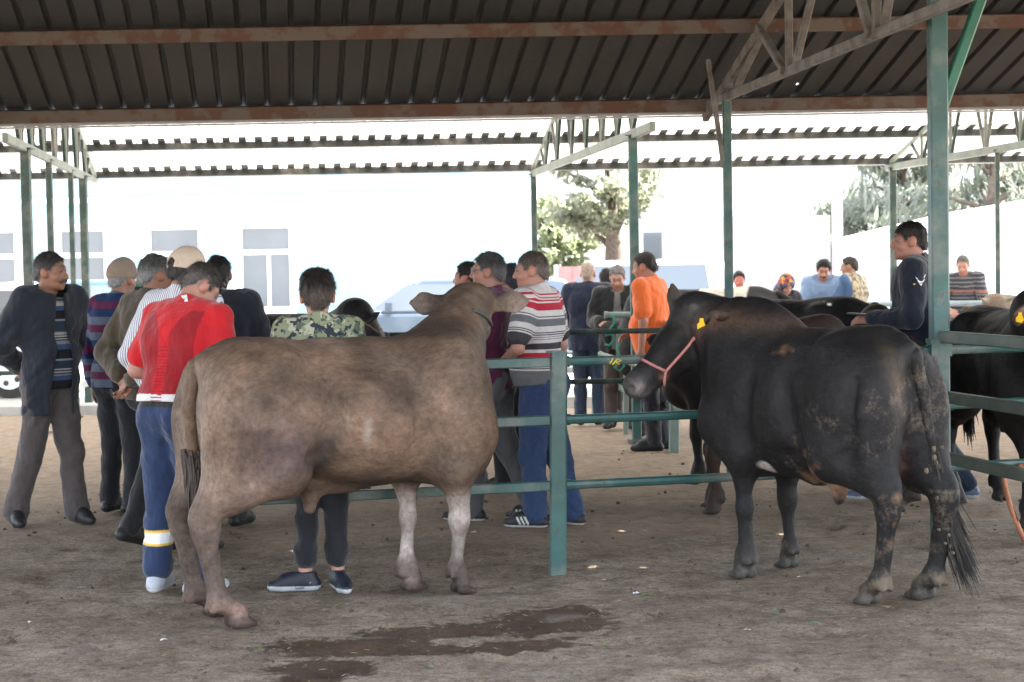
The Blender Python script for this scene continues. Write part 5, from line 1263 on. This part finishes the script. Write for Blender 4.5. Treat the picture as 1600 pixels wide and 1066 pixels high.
# 4 man in the olive brown jacket
person('grey haired man in an olive brown jacket with his hands clasped behind him', atd(238, 10.35), 52, 1.73, .007, TAN, lean=2, yaw=-18, arms=('behind', 'behind'), girth=1.05,
       top=dict(col=(.10, .17, .28), off=.012), jacket=dict(col=(.055, .042, .026), off=.034, hem=.86, open=.05), trousers=dict(col=(.013, .013, .014)), shoes=BLK_SH,
       legs=dict(kl=(-.06, .16, .52), al=(-.05, .20, .085), kr=(.06, -.07, .50), ar=(.05, -.27, .11), tr=(.0, 1, -.3), ur=(0, .3, 1)),
       hair=dict(col=(.10, .098, .095), len=.008, col2=(.30, .30, .30)))
# 5 beige cap, pinstripe shirt
def pin_mat():
    m, nt, b = new_mat('pinstripe_cloth'); co = objco(nt); w_ = N(nt, 'TexWave'); w_.inputs['Scale'].default_value = 22; w_.inputs['Distortion'].default_value = 1.2; w_.inputs['Detail'].default_value = 1; w_.inputs['Detail Scale'].default_value = .3
    mp = N(nt, 'Mapping'); mp.inputs['Scale'].default_value = (1, .8, .12); L(nt, co, mp.inputs[0]); L(nt, mp.outputs[0], w_.inputs['Vector'])
    r = N(nt, 'MapRange'); r.inputs[1].default_value = .72; r.inputs[2].default_value = .82; L(nt, w_.outputs['Fac'], r.inputs[0])
    L(nt, mixc(nt, r.outputs[0], (.58, .58, .60), (.08, .09, .16)), b.inputs['Base Color']); b.inputs['Roughness'].default_value = .85; bump(nt, b, noise_fac(nt, co, 1.6, 3, 0, 1, .5, (7, 7, 4)), .4, .05); return m
def pinfn(V, K):
    K = K.copy(); u = np.mod(V[:, 0] + V[:, 1] * .6, .022); K[u < .006] = (.10, .12, .20); return K
person('man in a beige baseball cap and white pinstriped shirt, close behind the red shirt', atd(275, 9.85), 68, 1.75, .008, TAN, lean=8, yaw=-26, pitch=8, arms=('pocket', 'down'), girth=1.06, top=dict(col=(.60, .60, .63), mat=pin_mat(), off=.016), trousers=dict(col=(.02, .022, .03)), shoes=BLK_SH,
       hair=dict(col=(.06, .055, .05), len=.006), cap=dict(col=(.50, .40, .31), gap=True))
# 6 the man in the red polo
RED, REDD = (.43, .008, .013), (.235, .005, .010)
def redfn(V, K):
    K = K.copy(); x, y, z = V.T; back = y < .04
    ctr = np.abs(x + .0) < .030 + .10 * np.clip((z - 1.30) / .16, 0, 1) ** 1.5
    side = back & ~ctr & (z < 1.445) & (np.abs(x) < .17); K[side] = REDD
    K[(np.abs(x) >= .205)] = RED
    K[z < 1.012] = (.62, .60, .60)
    rib = back & (np.abs(x) < .03) & (z < 1.26) & (np.mod(z, .016) < .006); K[rib] = REDD
    return K
NAVT = (.018, .034, .085)
def workfn(V, K):
    K = K.copy(); z = V[:, 2]; K[z > .965] = (.02, .018, .017); K[(z > .255) & (z < .315)] = (.72, .74, .74); K[((z > .243) & (z < .258)) | ((z > .312) & (z < .327))] = (.75, .45, .04)
    return K
_, d6 = person('bowed man in a red polo shirt and navy work trousers with reflective bands', gnd(281, 926), 62, 1.715, .006, (0.328, 0.176, 0.131), lean=7, bowed=20, yaw=-26, pitch=22, roll=12, arms=('front', 'front'), girth=1.2, belly=.07,
       top=dict(col=RED, colfn=redfn, off=.014, fold=.004), hem=.975, trousers=dict(col=NAVT, colfn=workfn, w=1.10, hemr=.070, waist=1.005, cuff=.105), sleeve='short',
       shoes=dict(col=(.40, .42, .46), sole=(.6, .6, .62)), hair=dict(col=(.06, .052, .045), len=.006, col2=(.13, .12, .11), slope=.80, line=.01), glasses='head', face=dict(brow=(.08, .07, .06)),
       legs=dict(kl=(-.115, .01, .5), al=(-.13, -.02, .085), kr=(.115, .01, .5), ar=(.13, -.02, .085), tl=(-.35, 1, 0), tr=(.15, 1, 0)))
# 7 navy jacket, seen from behind
person('man in a dark navy jacket seen from behind between the red shirt and the boy', atd(340, 10.9), 84, 1.72, .009, (.16, .085, .06), yaw=10, arms=('front', 'front'), girth=1.22, belly=.05, top=dict(col=(.3, .28, .25), off=.01), jacket=dict(col=(.016, .018, .026), off=.03, hem=.84), trousers=dict(col=(.03, .03, .035)), shoes=BLK_SH,
       hair=dict(col=(.014, .012, .011), len=.008))
# 8 the boy
def camo(name):
    m, nt, b = new_mat(name); co = objco(nt)
    def lay(sc, c, prev, lo, w_):
        mp = N(nt, 'Mapping'); mp.inputs['Location'].default_value = (sc, sc * .37, lo * 9); L(nt, co, mp.inputs[0])
        vr = N(nt, 'TexVoronoi'); vr.inputs['Scale'].default_value = sc; L(nt, mp.outputs[0], vr.inputs['Vector'])
        nn = N(nt, 'TexNoise'); nn.inputs['Scale'].default_value = sc * .45; nn.inputs['Detail'].default_value = 1; L(nt, mp.outputs[0], nn.inputs['Vector'])
        r = N(nt, 'MapRange'); r.inputs[1].default_value = lo; r.inputs[2].default_value = lo + .01
        sub = N(nt, 'Math', operation='MULTIPLY_ADD'); L(nt, vr.outputs['Color'], sub.inputs[0]); sub.inputs[1].default_value = .25; L(nt, nn.outputs[0], sub.inputs[2]); L(nt, sub.outputs[0], r.inputs[0])
        return mixc(nt, r.outputs[0], prev, c)
    c = (.165, .18, .105); c = lay(38, (.055, .075, .055), c, .655, 0); c = lay(46, (.30, .29, .21), c, .715, 0); c = lay(56, (.015, .02, .028), c, .715, 0)
    L(nt, c, b.inputs['Base Color']); b.inputs['Roughness'].default_value = .9; bump(nt, b, noise_fac(nt, co, 1.6, 3, 0, 1, .5, (7, 7, 4)), .5, .05); return m
g8 = gnd(506, 922)
def boyhair(A, Hh, hs):
    A.el(Hh(0, .02, .085), np.array([.075, .085, .045]) * hs, col=(.018, .014, .012), k=.02)
person('boy in a camouflage t-shirt and black joggers standing behind the brown bull', (g8[0], g8[1]), 96, 1.60, .006, (0.344, 0.189, 0.131), yaw=2, arms=('front', 'front'), girth=.86, sleeve='short', hem=.84,
       top=dict(col=(.2, .2, .1), mat=camo('camouflage_cloth'), off=.016), trousers=dict(col=(.010, .011, .015), w=.86, cuff=.15, hemr=.062, gather=True),
       shoes=dict(col=(.009, .012, .022), sole=(.42, .45, .47), st=.034), hair=dict(col=(.022, .017, .014), len=.011, col2=(.075, .055, .042), line=.024, extra=boyhair),
       legs=dict(head=1.10, kl=(-.075, .02, .5), al=(-.10, -.02, .085), kr=(.07, .02, .5), ar=(.08, .0, .085), tl=(-1, .12, 0), tr=(.25, -1, 0)))
# 9 the man in purple with spectacles
person('grey haired man in spectacles and a purple sweater, looking left beyond the brown bull', (P(764, 420, 10.9)[0], 10.9), 158, 1.71, .0065, (0.312, 0.156, 0.111), yaw=16, arms=('front', 'down'), girth=1.08, belly=.05, hem=.86,
       top=dict(col=(.085, .013, .045), off=.022), trousers=dict(col=(.085, .088, .09), w=1.02), shoes=dict(col=(.016, .016, .018), sole=(.55, .55, .53), st=.02, stripe=(.6, .6, .58)),
       legs=dict(kl=(-.04, .10, .50), al=(-.05, .12, .085), kr=(.08, -.06, .50), ar=(.06, -.26, .085), tl=(-.1, 1, 0), tr=(.15, 1, 0)),
       hair=dict(col=(.075, .072, .07), len=.010, col2=(.17, .165, .16), slope=.80, line=.01), glasses='nose', face=dict(brow=(.07, .065, .06)))
# 10 the man in the striped polo
W_, K_, R_, GR = (.50, .47, .46), (.045, .040, .045), (.36, .02, .04), (.12, .12, .13)
sq_ = [(.10, W_), (.012, R_), (.010, W_), (.008, R_), (.010, W_), (.008, R_), (.010, W_), (.045, R_), (.035, W_), (.008, K_), (.010, W_), (.045, GR), (.035, W_), (.006, K_), (.007, W_), (.006, K_), (.007, W_), (.006, K_), (.007, W_), (.006, K_), (.02, W_), (.04, K_), (.02, W_), (.045, R_), (.03, W_), (.006, K_), (.010, W_), (.006, K_), (.010, W_), (.20, GR)]
POLO = band_mat('striped_polo', stops_rep(sq_, 1.54), .72, 1.54)
person('short haired man in a red, white and grey striped polo shirt and blue jeans', (P(845, 420, 10.65)[0], 10.65), 154, 1.715, .006, (0.344, 0.172, 0.123), yaw=22, lean=5, arms=('front', 'down'), girth=1.12, belly=.06, sleeve='short', hem=.90,
       top=dict(col=W_, mat=POLO, off=.016), trousers=dict(col=(.030, .055, .13), mat=DENIM, w=1.05, hemr=.07), shoes=dict(col=(.02, .02, .024), sole=(.55, .55, .53), st=.02, stripe=(.6, .6, .58)),
       legs=dict(kl=(-.08, .04, .50), al=(-.10, .02, .085), kr=(.09, -.04, .50), ar=(.09, -.16, .085), tl=(-.2, 1, 0), tr=(.2, 1, 0)),
       hair=dict(col=(.10, .075, .06), len=.005, col2=(.17, .13, .11), slope=.75, line=.002), face=dict(brow=(.12, .09, .07)))
# 11 two half hidden heads
person('dark haired man half hidden beyond the spectacles of the man in purple', atd(731, 12.6), 160, 1.66, .012, (.36, .16, .12), top=dict(col=(.02, .02, .03)), trousers=dict(col=BLACKC), shoes=BLK_SH, hair=dict(col=DARKH, len=.010))
person('man in a dark blue collar glimpsed between the purple sweater and the polo shirt', atd(797, 12.4), 120, 1.64, .012, (.33, .16, .12), top=dict(col=(.02, .025, .06), off=.03), trousers=dict(col=BLACKC), shoes=BLK_SH, hair=dict(col=(.03, .03, .045), len=.012))
# 12 bald man in navy
person('bald man in a navy sweater and dark jeans seen from behind', gnd(922, 664), 82, 1.66, .010, (0.328, 0.180, 0.131), yaw=-8, lean=3, arms=('front', 'front'), girth=1.24, belly=.04, hem=.80, top=dict(col=(.009, .014, .035), off=.024), trousers=dict(col=(.022, .036, .062), mat=DENIM), shoes=BLK_SH,
       hair=dict(col=(.36, .27, .22), len=.002, slope=.7, line=-.03))
# 13 man in black with grey shirt
person('grey haired man in a black jacket and grey shirt looking down at his hands', atd(966, 17.0), -100, 1.62, .011, (.38, .19, .14), pitch=24, lean=6, arms=('hold', 'hold'), girth=1.1, belly=.05, top=dict(col=(.16, .15, .14)), jacket=dict(col=(.011, .011, .013), open=.075, off=.034, hem=.80), trousers=dict(col=(.060, .042, .034)), shoes=BLK_SH,
       hair=dict(col=(.22, .21, .20), len=.007), face=dict(brow=(.1, .09, .08)))
person('dark haired head behind the man in navy and the man in black', atd(948, 18.6), 90, 1.58, .014, TAN, top=dict(col=BLACKC), trousers=dict(col=BLACKC), shoes=BLK_SH, hair=dict(col=(.012, .011, .011), len=.012))
# 14 orange polo
person('dark haired man in a bright orange polo shirt, leaning with one arm down', atd(1022, 14.9), 152, 1.73, .009, (.36, .17, .12), lean=7, yaw=6, pitch=6, arms=('down', 'front'), girth=1.16, belly=.05, sleeve='short', top=dict(col=(.72, .14, .03), off=.018), hem=.84, trousers=dict(col=(.03, .03, .04)), shoes=BLK_SH,
       hair=dict(col=(.035, .03, .027), len=.009))
# 15-18, 20 people leaning on the far rail
person('person with a reddish face low behind the slim middle post', atd(1154, 21.6), -95, 1.52, .014, (.42, .14, .11), lean=8, top=dict(col=(.35, .10, .09)), trousers=dict(col=BLACKC), shoes=BLK_SH, hair=dict(col=DARKH, len=.01))
def scarf(A, Hh, hs):
    A.rc(Hh(0, -.02, -.02), Hh(0, -.035, -.13), .088 * hs, .075 * hs, col=(.10, .05, .04), k=.03)
def scarffn(V, K): return K
ws_, dw = person('woman in a flowered headscarf bending over her clasped hands', atd(1219, 20.4), -70, 1.48, .011, (.45, .24, .18), lean=14, pitch=26, arms=('rail', 'rail'), top=dict(col=(.02, .02, .03), off=.03), trousers=dict(col=BLACKC, w=1.2), shoes=BLK_SH)
FLOW = None
def flower_mat():
    m, nt, b = new_mat('flowered_scarf'); co = objco(nt); v = N(nt, 'TexVoronoi'); v.inputs['Scale'].default_value = 24; L(nt, co, v.inputs['Vector'])
    cr = N(nt, 'ValToRGB'); cr.color_ramp.interpolation = 'CONSTANT'; E = cr.color_ramp.elements; E[0].color = (.03, .025, .05, 1); E[1].position = .45; E[1].color = (.28, .05, .03, 1); e = E.new(.62); e.color = (.42, .20, .04, 1); e = E.new(.8); e.color = (.05, .07, .16, 1)
    sp = N(nt, 'SeparateColor'); L(nt, v.outputs['Color'], sp.inputs[0]); L(nt, sp.outputs[0], cr.inputs[0]); L(nt, cr.outputs[0], b.inputs['Base Color']); b.inputs['Roughness'].default_value = .7; return m
A = Body(.03); Hh = dw['H']; RHt = dw['RH'].T
A.el(Hh(0, -.02, .03), np.array([.094, .112, .105]), A=RHt); A.rc(Hh(0, -.04, -.04), Hh(0, -.06, -.16), .085, .10); A.rc(Hh(0, .03, -.11), Hh(0, .0, -.17), .055, .07)
_hd = dw['hd']; _RH = dw['RH']
A.cuts.append(lambda X: np.where(((X - _hd) @ _RH)[..., 1] > .035, .062 - np.sqrt((((X - _hd) @ _RH)[..., 0]) ** 2 * 1.3 + (((X - _hd) @ _RH)[..., 2] - 0.0) ** 2 * .7), -1))
A.build('headscarf', flower_mat(), .010, ws_, noise=[(.005, (14, 14, 14))])
person('moustached man in a pale blue shirt leaning forward on the far rail', atd(1285, 21.4), -98, 1.70, .009, (.36, .17, .125), lean=24, pitch=2, yaw=0, roll=-6, arms=('rail', 'rail'), girth=1.18, top=dict(col=(.20, .29, .44), off=.022), trousers=dict(col=(.02, .025, .04)), shoes=BLK_SH,
       hair=dict(col=(.014, .012, .011), len=.016), face=dict(brow=(.02, .016, .014), moustache=(.02, .016, .014)))
def mott(V, K):
    n = vnoise(V * 34); K = K.copy(); K[n > .12] = (.38, .32, .22); K[n < -.25] = (.13, .11, .07); K[np.abs(V[:, 0]) > .20] = (.06, .11, .22); return K
person('man in a mottled tan vest over a blue shirt, turned to face left', atd(1338, 20.6), 140, 1.68, .010, TONE, lean=8, yaw=22, arms=('rail', 'rail'), girth=1.05, top=dict(col=(.06, .11, .22), off=.012), jacket=dict(col=(.26, .21, .14), off=.028, sleeve='none', hem=.85, colfn=mott), trousers=dict(col=BLACKC), shoes=BLK_SH, hair=dict(col=(.06, .05, .045), len=.009))
def st20(V, K): K = K.copy(); K[np.mod(V[:, 2], .05) < .018] = (.14, .14, .15); K[(V[:, 2] > 1.28) & (V[:, 2] < 1.31)] = (.30, .12, .09); return K
person('man in a dark striped t-shirt folding his hands on the far rail', atd(1506, 21.4), -110, 1.68, .009, (.40, .20, .15), lean=10, pitch=14, arms=('rail', 'rail'), girth=1.15, sleeve='short', top=dict(col=(.035, .035, .045), off=.02, colfn=st20), trousers=dict(col=BLACKC), shoes=BLK_SH, hair=dict(col=(.18, .16, .15), len=.006))
# 19 the man in the dark jacket holding a phone
def logo19(V, K): return K
_, d19 = person('man in a navy fleece with a white chest emblem, holding a phone', (P(1438, 420, 11.5)[0], 11.5), 164, 1.88, .006, (0.344, 0.164, 0.119), yaw=14, pitch=-3, lean=5, arms=('hold', 'down'), girth=1.2, belly=.03, hem=.82,
       top=dict(col=(.010, .013, .024), off=.024), trousers=dict(col=(.016, .024, .045), mat=DENIM), shoes=dict(col=(.10, .13, .20), sole=(.5, .52, .55)),
       legs=dict(kl=(-.02, .16, .50), al=(.0, .26, .085), kr=(.10, -.05, .50), ar=(.12, -.26, .085)),
       hair=dict(col=(.022, .017, .014), len=.006, slope=.70, line=.0), face=dict(brow=(.03, .025, .02)))
# ---------------------------------------------------------------- the other cattle
DKB = (.016, .015, .015)
m_dark = hide_mat('dark_cattle_hide', .6, None, .0, .3)
def piebald(V, K):
    K = K.copy(); x, y, z = V.T; n = fbm(V * 2.2 + 7, 2); w_ = ((x > .16) & (x < .62) & (z > .5)) | (n > .22); K[w_ & (z > .35)] = (.72, .66, .55); K[(z < .35)] = (.05, .035, .028); return K
ca, _ = make_cow('black_cow', (-2.30, 12.55, 0), R(6), DKB, m_dark, .022, Ln=1.12, poll=to_local((-2.30, 12.55, 0), R(6), P(563, 487, 12.5)), hdir=dir_local(R(6), (.52, .25, -.75)), back=1.30, nape=.16, crest=.12, sheath=False, scrotum=False, ear_dn=-.7, ear_back=.0, earlen=.17)
tag(ca, 'black cow behind the boy, its lowered haltered head beside his shoulder', 'cow', 'cattle at the market')
l_ = np.array([P(1192, 420, 16.2)[0], 15.9, 0]); h_ = R(163)
cb, _ = make_cow('piebald_cow', l_, h_, DKB, m_dark, .022, Ln=1.10, poll=(1.32, -.28, 1.10), hdir=(.25, -.7, -.65), back=1.38, colfn=piebald, sheath=False, scrotum=False)
tag(cb, 'black and white piebald cow beyond the hump of the black bull', 'cow', 'cattle at the market')
l_ = np.array([P(1340, 420, 12.3)[0], 12.2, 0]); h_ = R(157)
cc, _ = make_cow('black_cow', l_, h_, DKB, m_dark, .022, Ln=1.12, poll=(1.32, -.22, 1.12), hdir=(.1, -.8, -.6), back=1.345, sheath=False, scrotum=False)
tag(cc, 'black cow whose back shows below the man in pale blue', 'cow', 'cattle at the market')
l_ = np.array([P(1395, 420, 11.1)[0], 11.05, 0]); h_ = R(176)
cd, _ = make_cow('brown_cow', l_, h_, (.045, .028, .02), m_dark, .02, Ln=.86, poll=to_local(l_, h_, P(1290, 505, 11.0)), hdir=(-.2, -.75, -.6), back=1.15, belly=.56, sheath=False, scrotum=False, ear_dn=-.1, nape=.13)
tag(cd, 'dark brown young cow whose ear and poll just show above the black bull', 'cow', 'cattle at the market')
l_ = np.array([P(1385, 420, 12.0)[0] + .12, 13.0, 0]); h_ = R(-100)
ce, _ = make_cow('brown_cow', l_, h_, (.06, .042, .03), m_dark, .02, Ln=.95, poll=to_local(l_, h_, P(1362, 490, 11.75)), hdir=(.3, -.75, -.6), back=1.18, belly=.56, sheath=False, scrotum=False, earcol=(.13, .09, .07), ear_dn=.1, nape=.13)
tag(ce, 'brown head with a small yellow tag below the man in the mottled vest', 'cow', 'cattle at the market')
l_ = np.array([3.06, 11.35, 0]); h_ = R(-84)
cf, _ = make_cow('black_cow', l_, h_, (.012, .011, .011), m_dark, .016, Ln=1.12, poll=to_local(l_, h_, P(1620, 470, 9.7)), hdir=dir_local(h_, (.75, -.5, -.45)), back=1.29, belly=.60, hump=.05, sheath=True, scrotum=False, hoofcol=(.05, .045, .04), ear_dn=.0, earcol=(.14, .07, .055), wid=.33)
tag(cf, 'big black cow at the right edge facing the camera behind the pen rails', 'cow', 'cattle at the market')
l_ = np.array([P(1556, 420, 19.2)[0], 18.6, 0]); h_ = R(-93)
cg, _ = make_cow('horned_cow', l_, h_, (.20, .14, .10), m_dark, .02, Ln=1.0, poll=to_local(l_, h_, P(1556, 472, 17.1)), hdir=dir_local(h_, (0, -.55, -.83)), back=1.15, belly=.56, horns=.13, hornc=(.35, .32, .26), sheath=False, scrotum=False, muzzlecol=(.4, .3, .26), earcol=(.25, .18, .13),
    colfn=lambda V, K: np.where((V[:, 0:1] > 1.25) & (np.abs(V[:, 1:2]) < .10), np.array((.50, .42, .34)), K))
tag(cg, 'horned cow with a pale face, small and far off beneath the leaning man at right', 'cow', 'cattle at the market')

# ---------------------------------------------------------------- tack, marks and small things, laid on the surfaces they touch
from mathutils.bvhtree import BVHTree
def body_of(root, nm='body'): return [c for c in root.children if c.name.split('.')[0] == nm][0]
_bv = {}
def hit(root, ob, px, py, lift=0.0):
    "where the sight line of a photo pixel meets this object's own surface, in the thing's coordinates"
    rz = root.rotation_euler[2]; lc = np.array(root.location)
    if ob.name not in _bv:
        me = ob.data; n = len(me.vertices); v = np.empty(n * 3, np.float32); me.vertices.foreach_get('co', v)
        _bv[ob.name] = BVHTree.FromPolygons(v.reshape(-1, 3).tolist(), [tuple(p.vertices) for p in me.polygons])
    o = to_local(lc, rz, (0, 0, CAM_H)); d = dir_local(rz, nrm(ray(px, py)))
    h, nn, i, ds = _bv[ob.name].ray_cast(Vector(o), Vector(d))
    if h is None: return None
    return np.array(h) + np.array(nn) * lift
def strap(root, ob, path, r, name, mat, n=6, sub=8):
    pts = []
    for (a, b) in zip(path[:-1], path[1:]):
        for t in np.linspace(0, 1, sub, endpoint=False):
            q = hit(root, ob, a[0] + (b[0] - a[0]) * t, a[1] + (b[1] - a[1]) * t, r * .5)
            if q is not None: pts.append(q)
    q = hit(root, ob, *path[-1], r * .5)
    if q is not None: pts.append(q)
    if len(pts) < 2: return None
    mb = MB(); mb.tube(pts, r, n); return mb.build(name, mat, root, True)
def patch(root, ob, polys, name, mat, lift=.003):
    mb = MB()
    for poly in polys:
        V = [hit(root, ob, *p, lift) for p in poly]
        if all(v is not None for v in V): mb.add(V, [tuple(range(len(V)))])
    return mb.build(name, mat, root) if mb.v else None
PINKR = simple('pink_rope', (.50, .20, .18), .8, .3, 90, .4); YTAG = simple('yellow_tag', (.75, .48, .02), .5, .1, 20, 0); STRP = simple('grey_green_strap', (.06, .075, .06), .7, .3, 40, .3); CHN = simple('dark_chain', (.04, .038, .036), .5, .3, 50, .3, metal=.5)
kb = body_of(bull2)
strap(bull2, kb, [(1086, 528), (1062, 556), (1040, 580), (1022, 572), (1003, 562)], .0085, 'halter', PINKR)
strap(bull2, kb, [(1040, 580), (1038, 590), (1037, 603)], .0085, 'halter_strap', PINKR)
def hanging_tag(root, ob, px, py, s=.05, mat=YTAG):
    q = hit(root, ob, px, py, .004)
    if q is None: return
    c = dir_local(root.rotation_euler[2], _r); f_ = -dir_local(root.rotation_euler[2], _f); u_ = np.array([0, 0, 1.0]); prof = [(-.25, .6), (.25, .6), (.35, .1), (.7, -.5), (.4, -1.0), (-.55, -.8), (-.6, -.2), (-.3, .1)]
    q = q + f_ * .010; V = [q + c * x * s * .7 + u_ * z * s * .8 + f_ * (.012 * (x + z)) for x, z in prof]; V2 = [v - f_ * .003 for v in V]; n = len(prof)
    mb = MB(); mb.add(V + V2, [tuple(range(n)), tuple(range(2 * n - 1, n - 1, -1))] + [(i, n + i, n + (i + 1) % n, (i + 1) % n) for i in range(n)]); mb.build('ear_tag', mat, root)
hanging_tag(bull2, kb, 1096, 505); hanging_tag(ce, body_of(ce), 1349, 499, .03); hanging_tag(cf, body_of(cf), 1592, 494, .045)
q = hit(bull2, kb, 1066, 612, .0)
if q is not None:
    mb = MB(); z0 = q[2]
    for i in range(7): mb.tube([q + (0, 0, -.018 * i), q + (.004 * (i % 2), .006 * (i % 2), -.018 * i - .016)], .011 + .004 * (i % 3), 6)
    mb.build('neck_chain', CHN, bull2)
# dried dung on the black bull's tail
DUNG = simple('dried_dung', (.15, .115, .08), .95, .3, 30, .4)
tl = body_of(bull2, 'tail'); Bd = MB(); rr = random.Random(5)
for k in range(26):
    t = rr.random(); p = np.array([-.168 - .02 * t * t + rr.gauss(0, .010), -.10 - .06 * t + rr.gauss(0, .028), .74 - .50 * t]); l_ = rr.uniform(.006, .017); q = []
    ring = [(math.cos(a), math.sin(a)) for a in np.linspace(0, 6.283, 7)[:-1]]
    V = [p + np.array([-.004 - .004 * 1, x * l_ * .55, z * l_]) for x, z in ring] + [p + np.array([-.012, x * l_ * .3, z * l_ * .5]) for x, z in ring] + [p + np.array([.006, x * l_ * .4, z * l_ * .8]) for x, z in ring]
    Bd.add(V, [(6, 7, 8, 9, 10, 11)] + [(i, (i + 1) % 6, 6 + (i + 1) % 6, 6 + i) for i in range(6)] + [(12 + i, 12 + (i + 1) % 6, (i + 1) % 6, i) for i in range(6)])
Bd.build('dried_dung', DUNG, tl, True)['kind'] = 'stuff'
bb = body_of(bull1)
strap(bull1, bb, [(738, 486), (752, 491), (764, 501), (768, 512)], .010, 'collar', STRP)
ha = body_of(ca); strap(ca, ha, [(568, 503), (592, 520), (600, 508)], .006, 'halter', simple('tan_rope', (.22, .16, .09), .8, .3, 90, .3))

# marks on clothing
WHT = simple('white_print', (.75, .75, .73), .7, .1, 20, 0)
people = {o['label'].split(',')[0][:24]: o for o in COL.objects if o.name.startswith('person')}
def who(s): return [o for k_, o in people.items() if k_.startswith(s)][0]
rd = who('bowed man'); patch(rd, body_of(rd, 'shirt'), [[(283, 463), (292, 461), (291, 467), (286, 468)], [(289, 468), (292, 461), (294, 472), (288, 472)]], 'shirt_emblem', WHT)
ph = who('man in a navy fleece'); shp = body_of(ph, 'shirt')
patch(ph, shp, [[(1430, 433), (1446, 429), (1444, 434), (1433, 437)], [(1433, 438), (1445, 436), (1442, 441), (1436, 443)], [(1436, 444), (1441, 443), (1439, 447)]], 'chest_emblem', WHT)
patch(ph, shp, [[(1426, 444), (1431, 443), (1429, 446)]], 'chest_mark', YTAG)
by = who('boy in a camouflage'); shs = [c for c in by.children if c.name.startswith('shoe')]
SW = simple('shoe_print', (.16, .17, .19), .5, .1, 20, 0)
for s_ in shs: patch(by, s_, [[(458, 912), (462, 918), (474, 917), (486, 909), (486, 911), (474, 920), (462, 921)]], 'shoe_mark', SW, .002)
# phone in the hand of the man in the fleece
def thing_mesh(mb, name, mat, label, cat, grp=None, smooth=False): return tag(mb.build(name, mat, None, smooth), label, cat, grp)
wL = d19['wr']; rz = ph.rotation_euler[2]
def to_world(root, p):
    a = root.rotation_euler[2]; return np.array([root.location[0] + p[0] * math.cos(a) - p[1] * math.sin(a), root.location[1] + p[0] * math.sin(a) + p[1] * math.cos(a), root.location[2] + p[2]])
hw = to_world(ph, wL[0] + nrm(wL[0] - d19['el'][0]) * .085); fw = nrm(to_world(ph, wL[0]) - to_world(ph, d19['el'][0]))
mb = MB(); mb.bar(hw - fw * .06 + (0, 0, .03), hw + fw * .085 + (0, 0, .045), .070, .012, ch=.3); thing_mesh(mb, 'phone', DARKP, 'dark phone held in the hand of the man in the navy fleece', 'phone')

# ropes on the rails
TURQ = simple('turquoise_rope', (.03, .26, .20), .8, .3, 90, .3); ORR = simple('orange_rope', (.42, .17, .09), .85, .3, 90, .3)
def rope(pts, r, mat, label, name='rope'): mb = MB(); mb.tube(pts, r, 6); return thing_mesh(mb, name, mat, label, 'rope', 'ropes tied to the rails', True)
yr = 15.85
rope([P(x, y, yr) for x, y in ((957, 493), (962, 503), (952, 515), (946, 526), (955, 522), (962, 530), (952, 540), (945, 538))], .012, TURQ, 'turquoise rope knotted round the pale top rail, hanging in a bow')
rope([P(x, y, yr - .5) for x, y in ((966, 510), (972, 528), (964, 545), (970, 562), (960, 575), (968, 580), (975, 572), (972, 556))], .011, TURQ, 'second turquoise rope looping lower between the pale pipes')
g1 = G(1600, 850); top = P(1565, 727, 9.62)
rope([top, P(1570, 760, 9.45), P(1578, 790, 9.3), P(1588, 815, 9.2), g1 + (0, 0, .02), g1 + (.12, -.1, .015)], .014, ORR, 'orange rope hanging from the lowest rail down to the dirt at the right edge')
mb = MB(); cr_ = P(1592, 735, 9.62)
for k in range(4): mb.tube([cr_ + np.array([.012 * k, .034 * math.cos(a), .034 * math.sin(a)]) for a in np.linspace(0, 6.28, 11)], .008, 5, False)
thing_mesh(mb, 'rope_tie', ORR, 'rusty brown rope wound round the low rail at the right edge', 'rope', 'ropes tied to the rails')
# yellow scrawl on the near top rail
yf = float(FE[1] + fd[1] / fd[0] * .3) - .027; YP = simple('yellow_paint', (.62, .50, .05), .6, .2, 30, 0)
fen = [o for o in COL.objects if o.get('label', '').startswith('green tube fence')][0]; rail0 = [c for c in fen.children if c.name.startswith('rail')][0]
for path in (((925, 566), (934, 563), (931, 569), (940, 564)), ((945, 567), (950, 561), (953, 568), (958, 560), (955, 566)), ((957, 570), (965, 561), (971, 563), (962, 567), (968, 569))):
    pts = [P(x, y, yf) - np.array(fen.location) for x, y in path]; mb = MB(); mb.tube(pts, .004, 5); mb.build('painted_mark', YP, rail0)
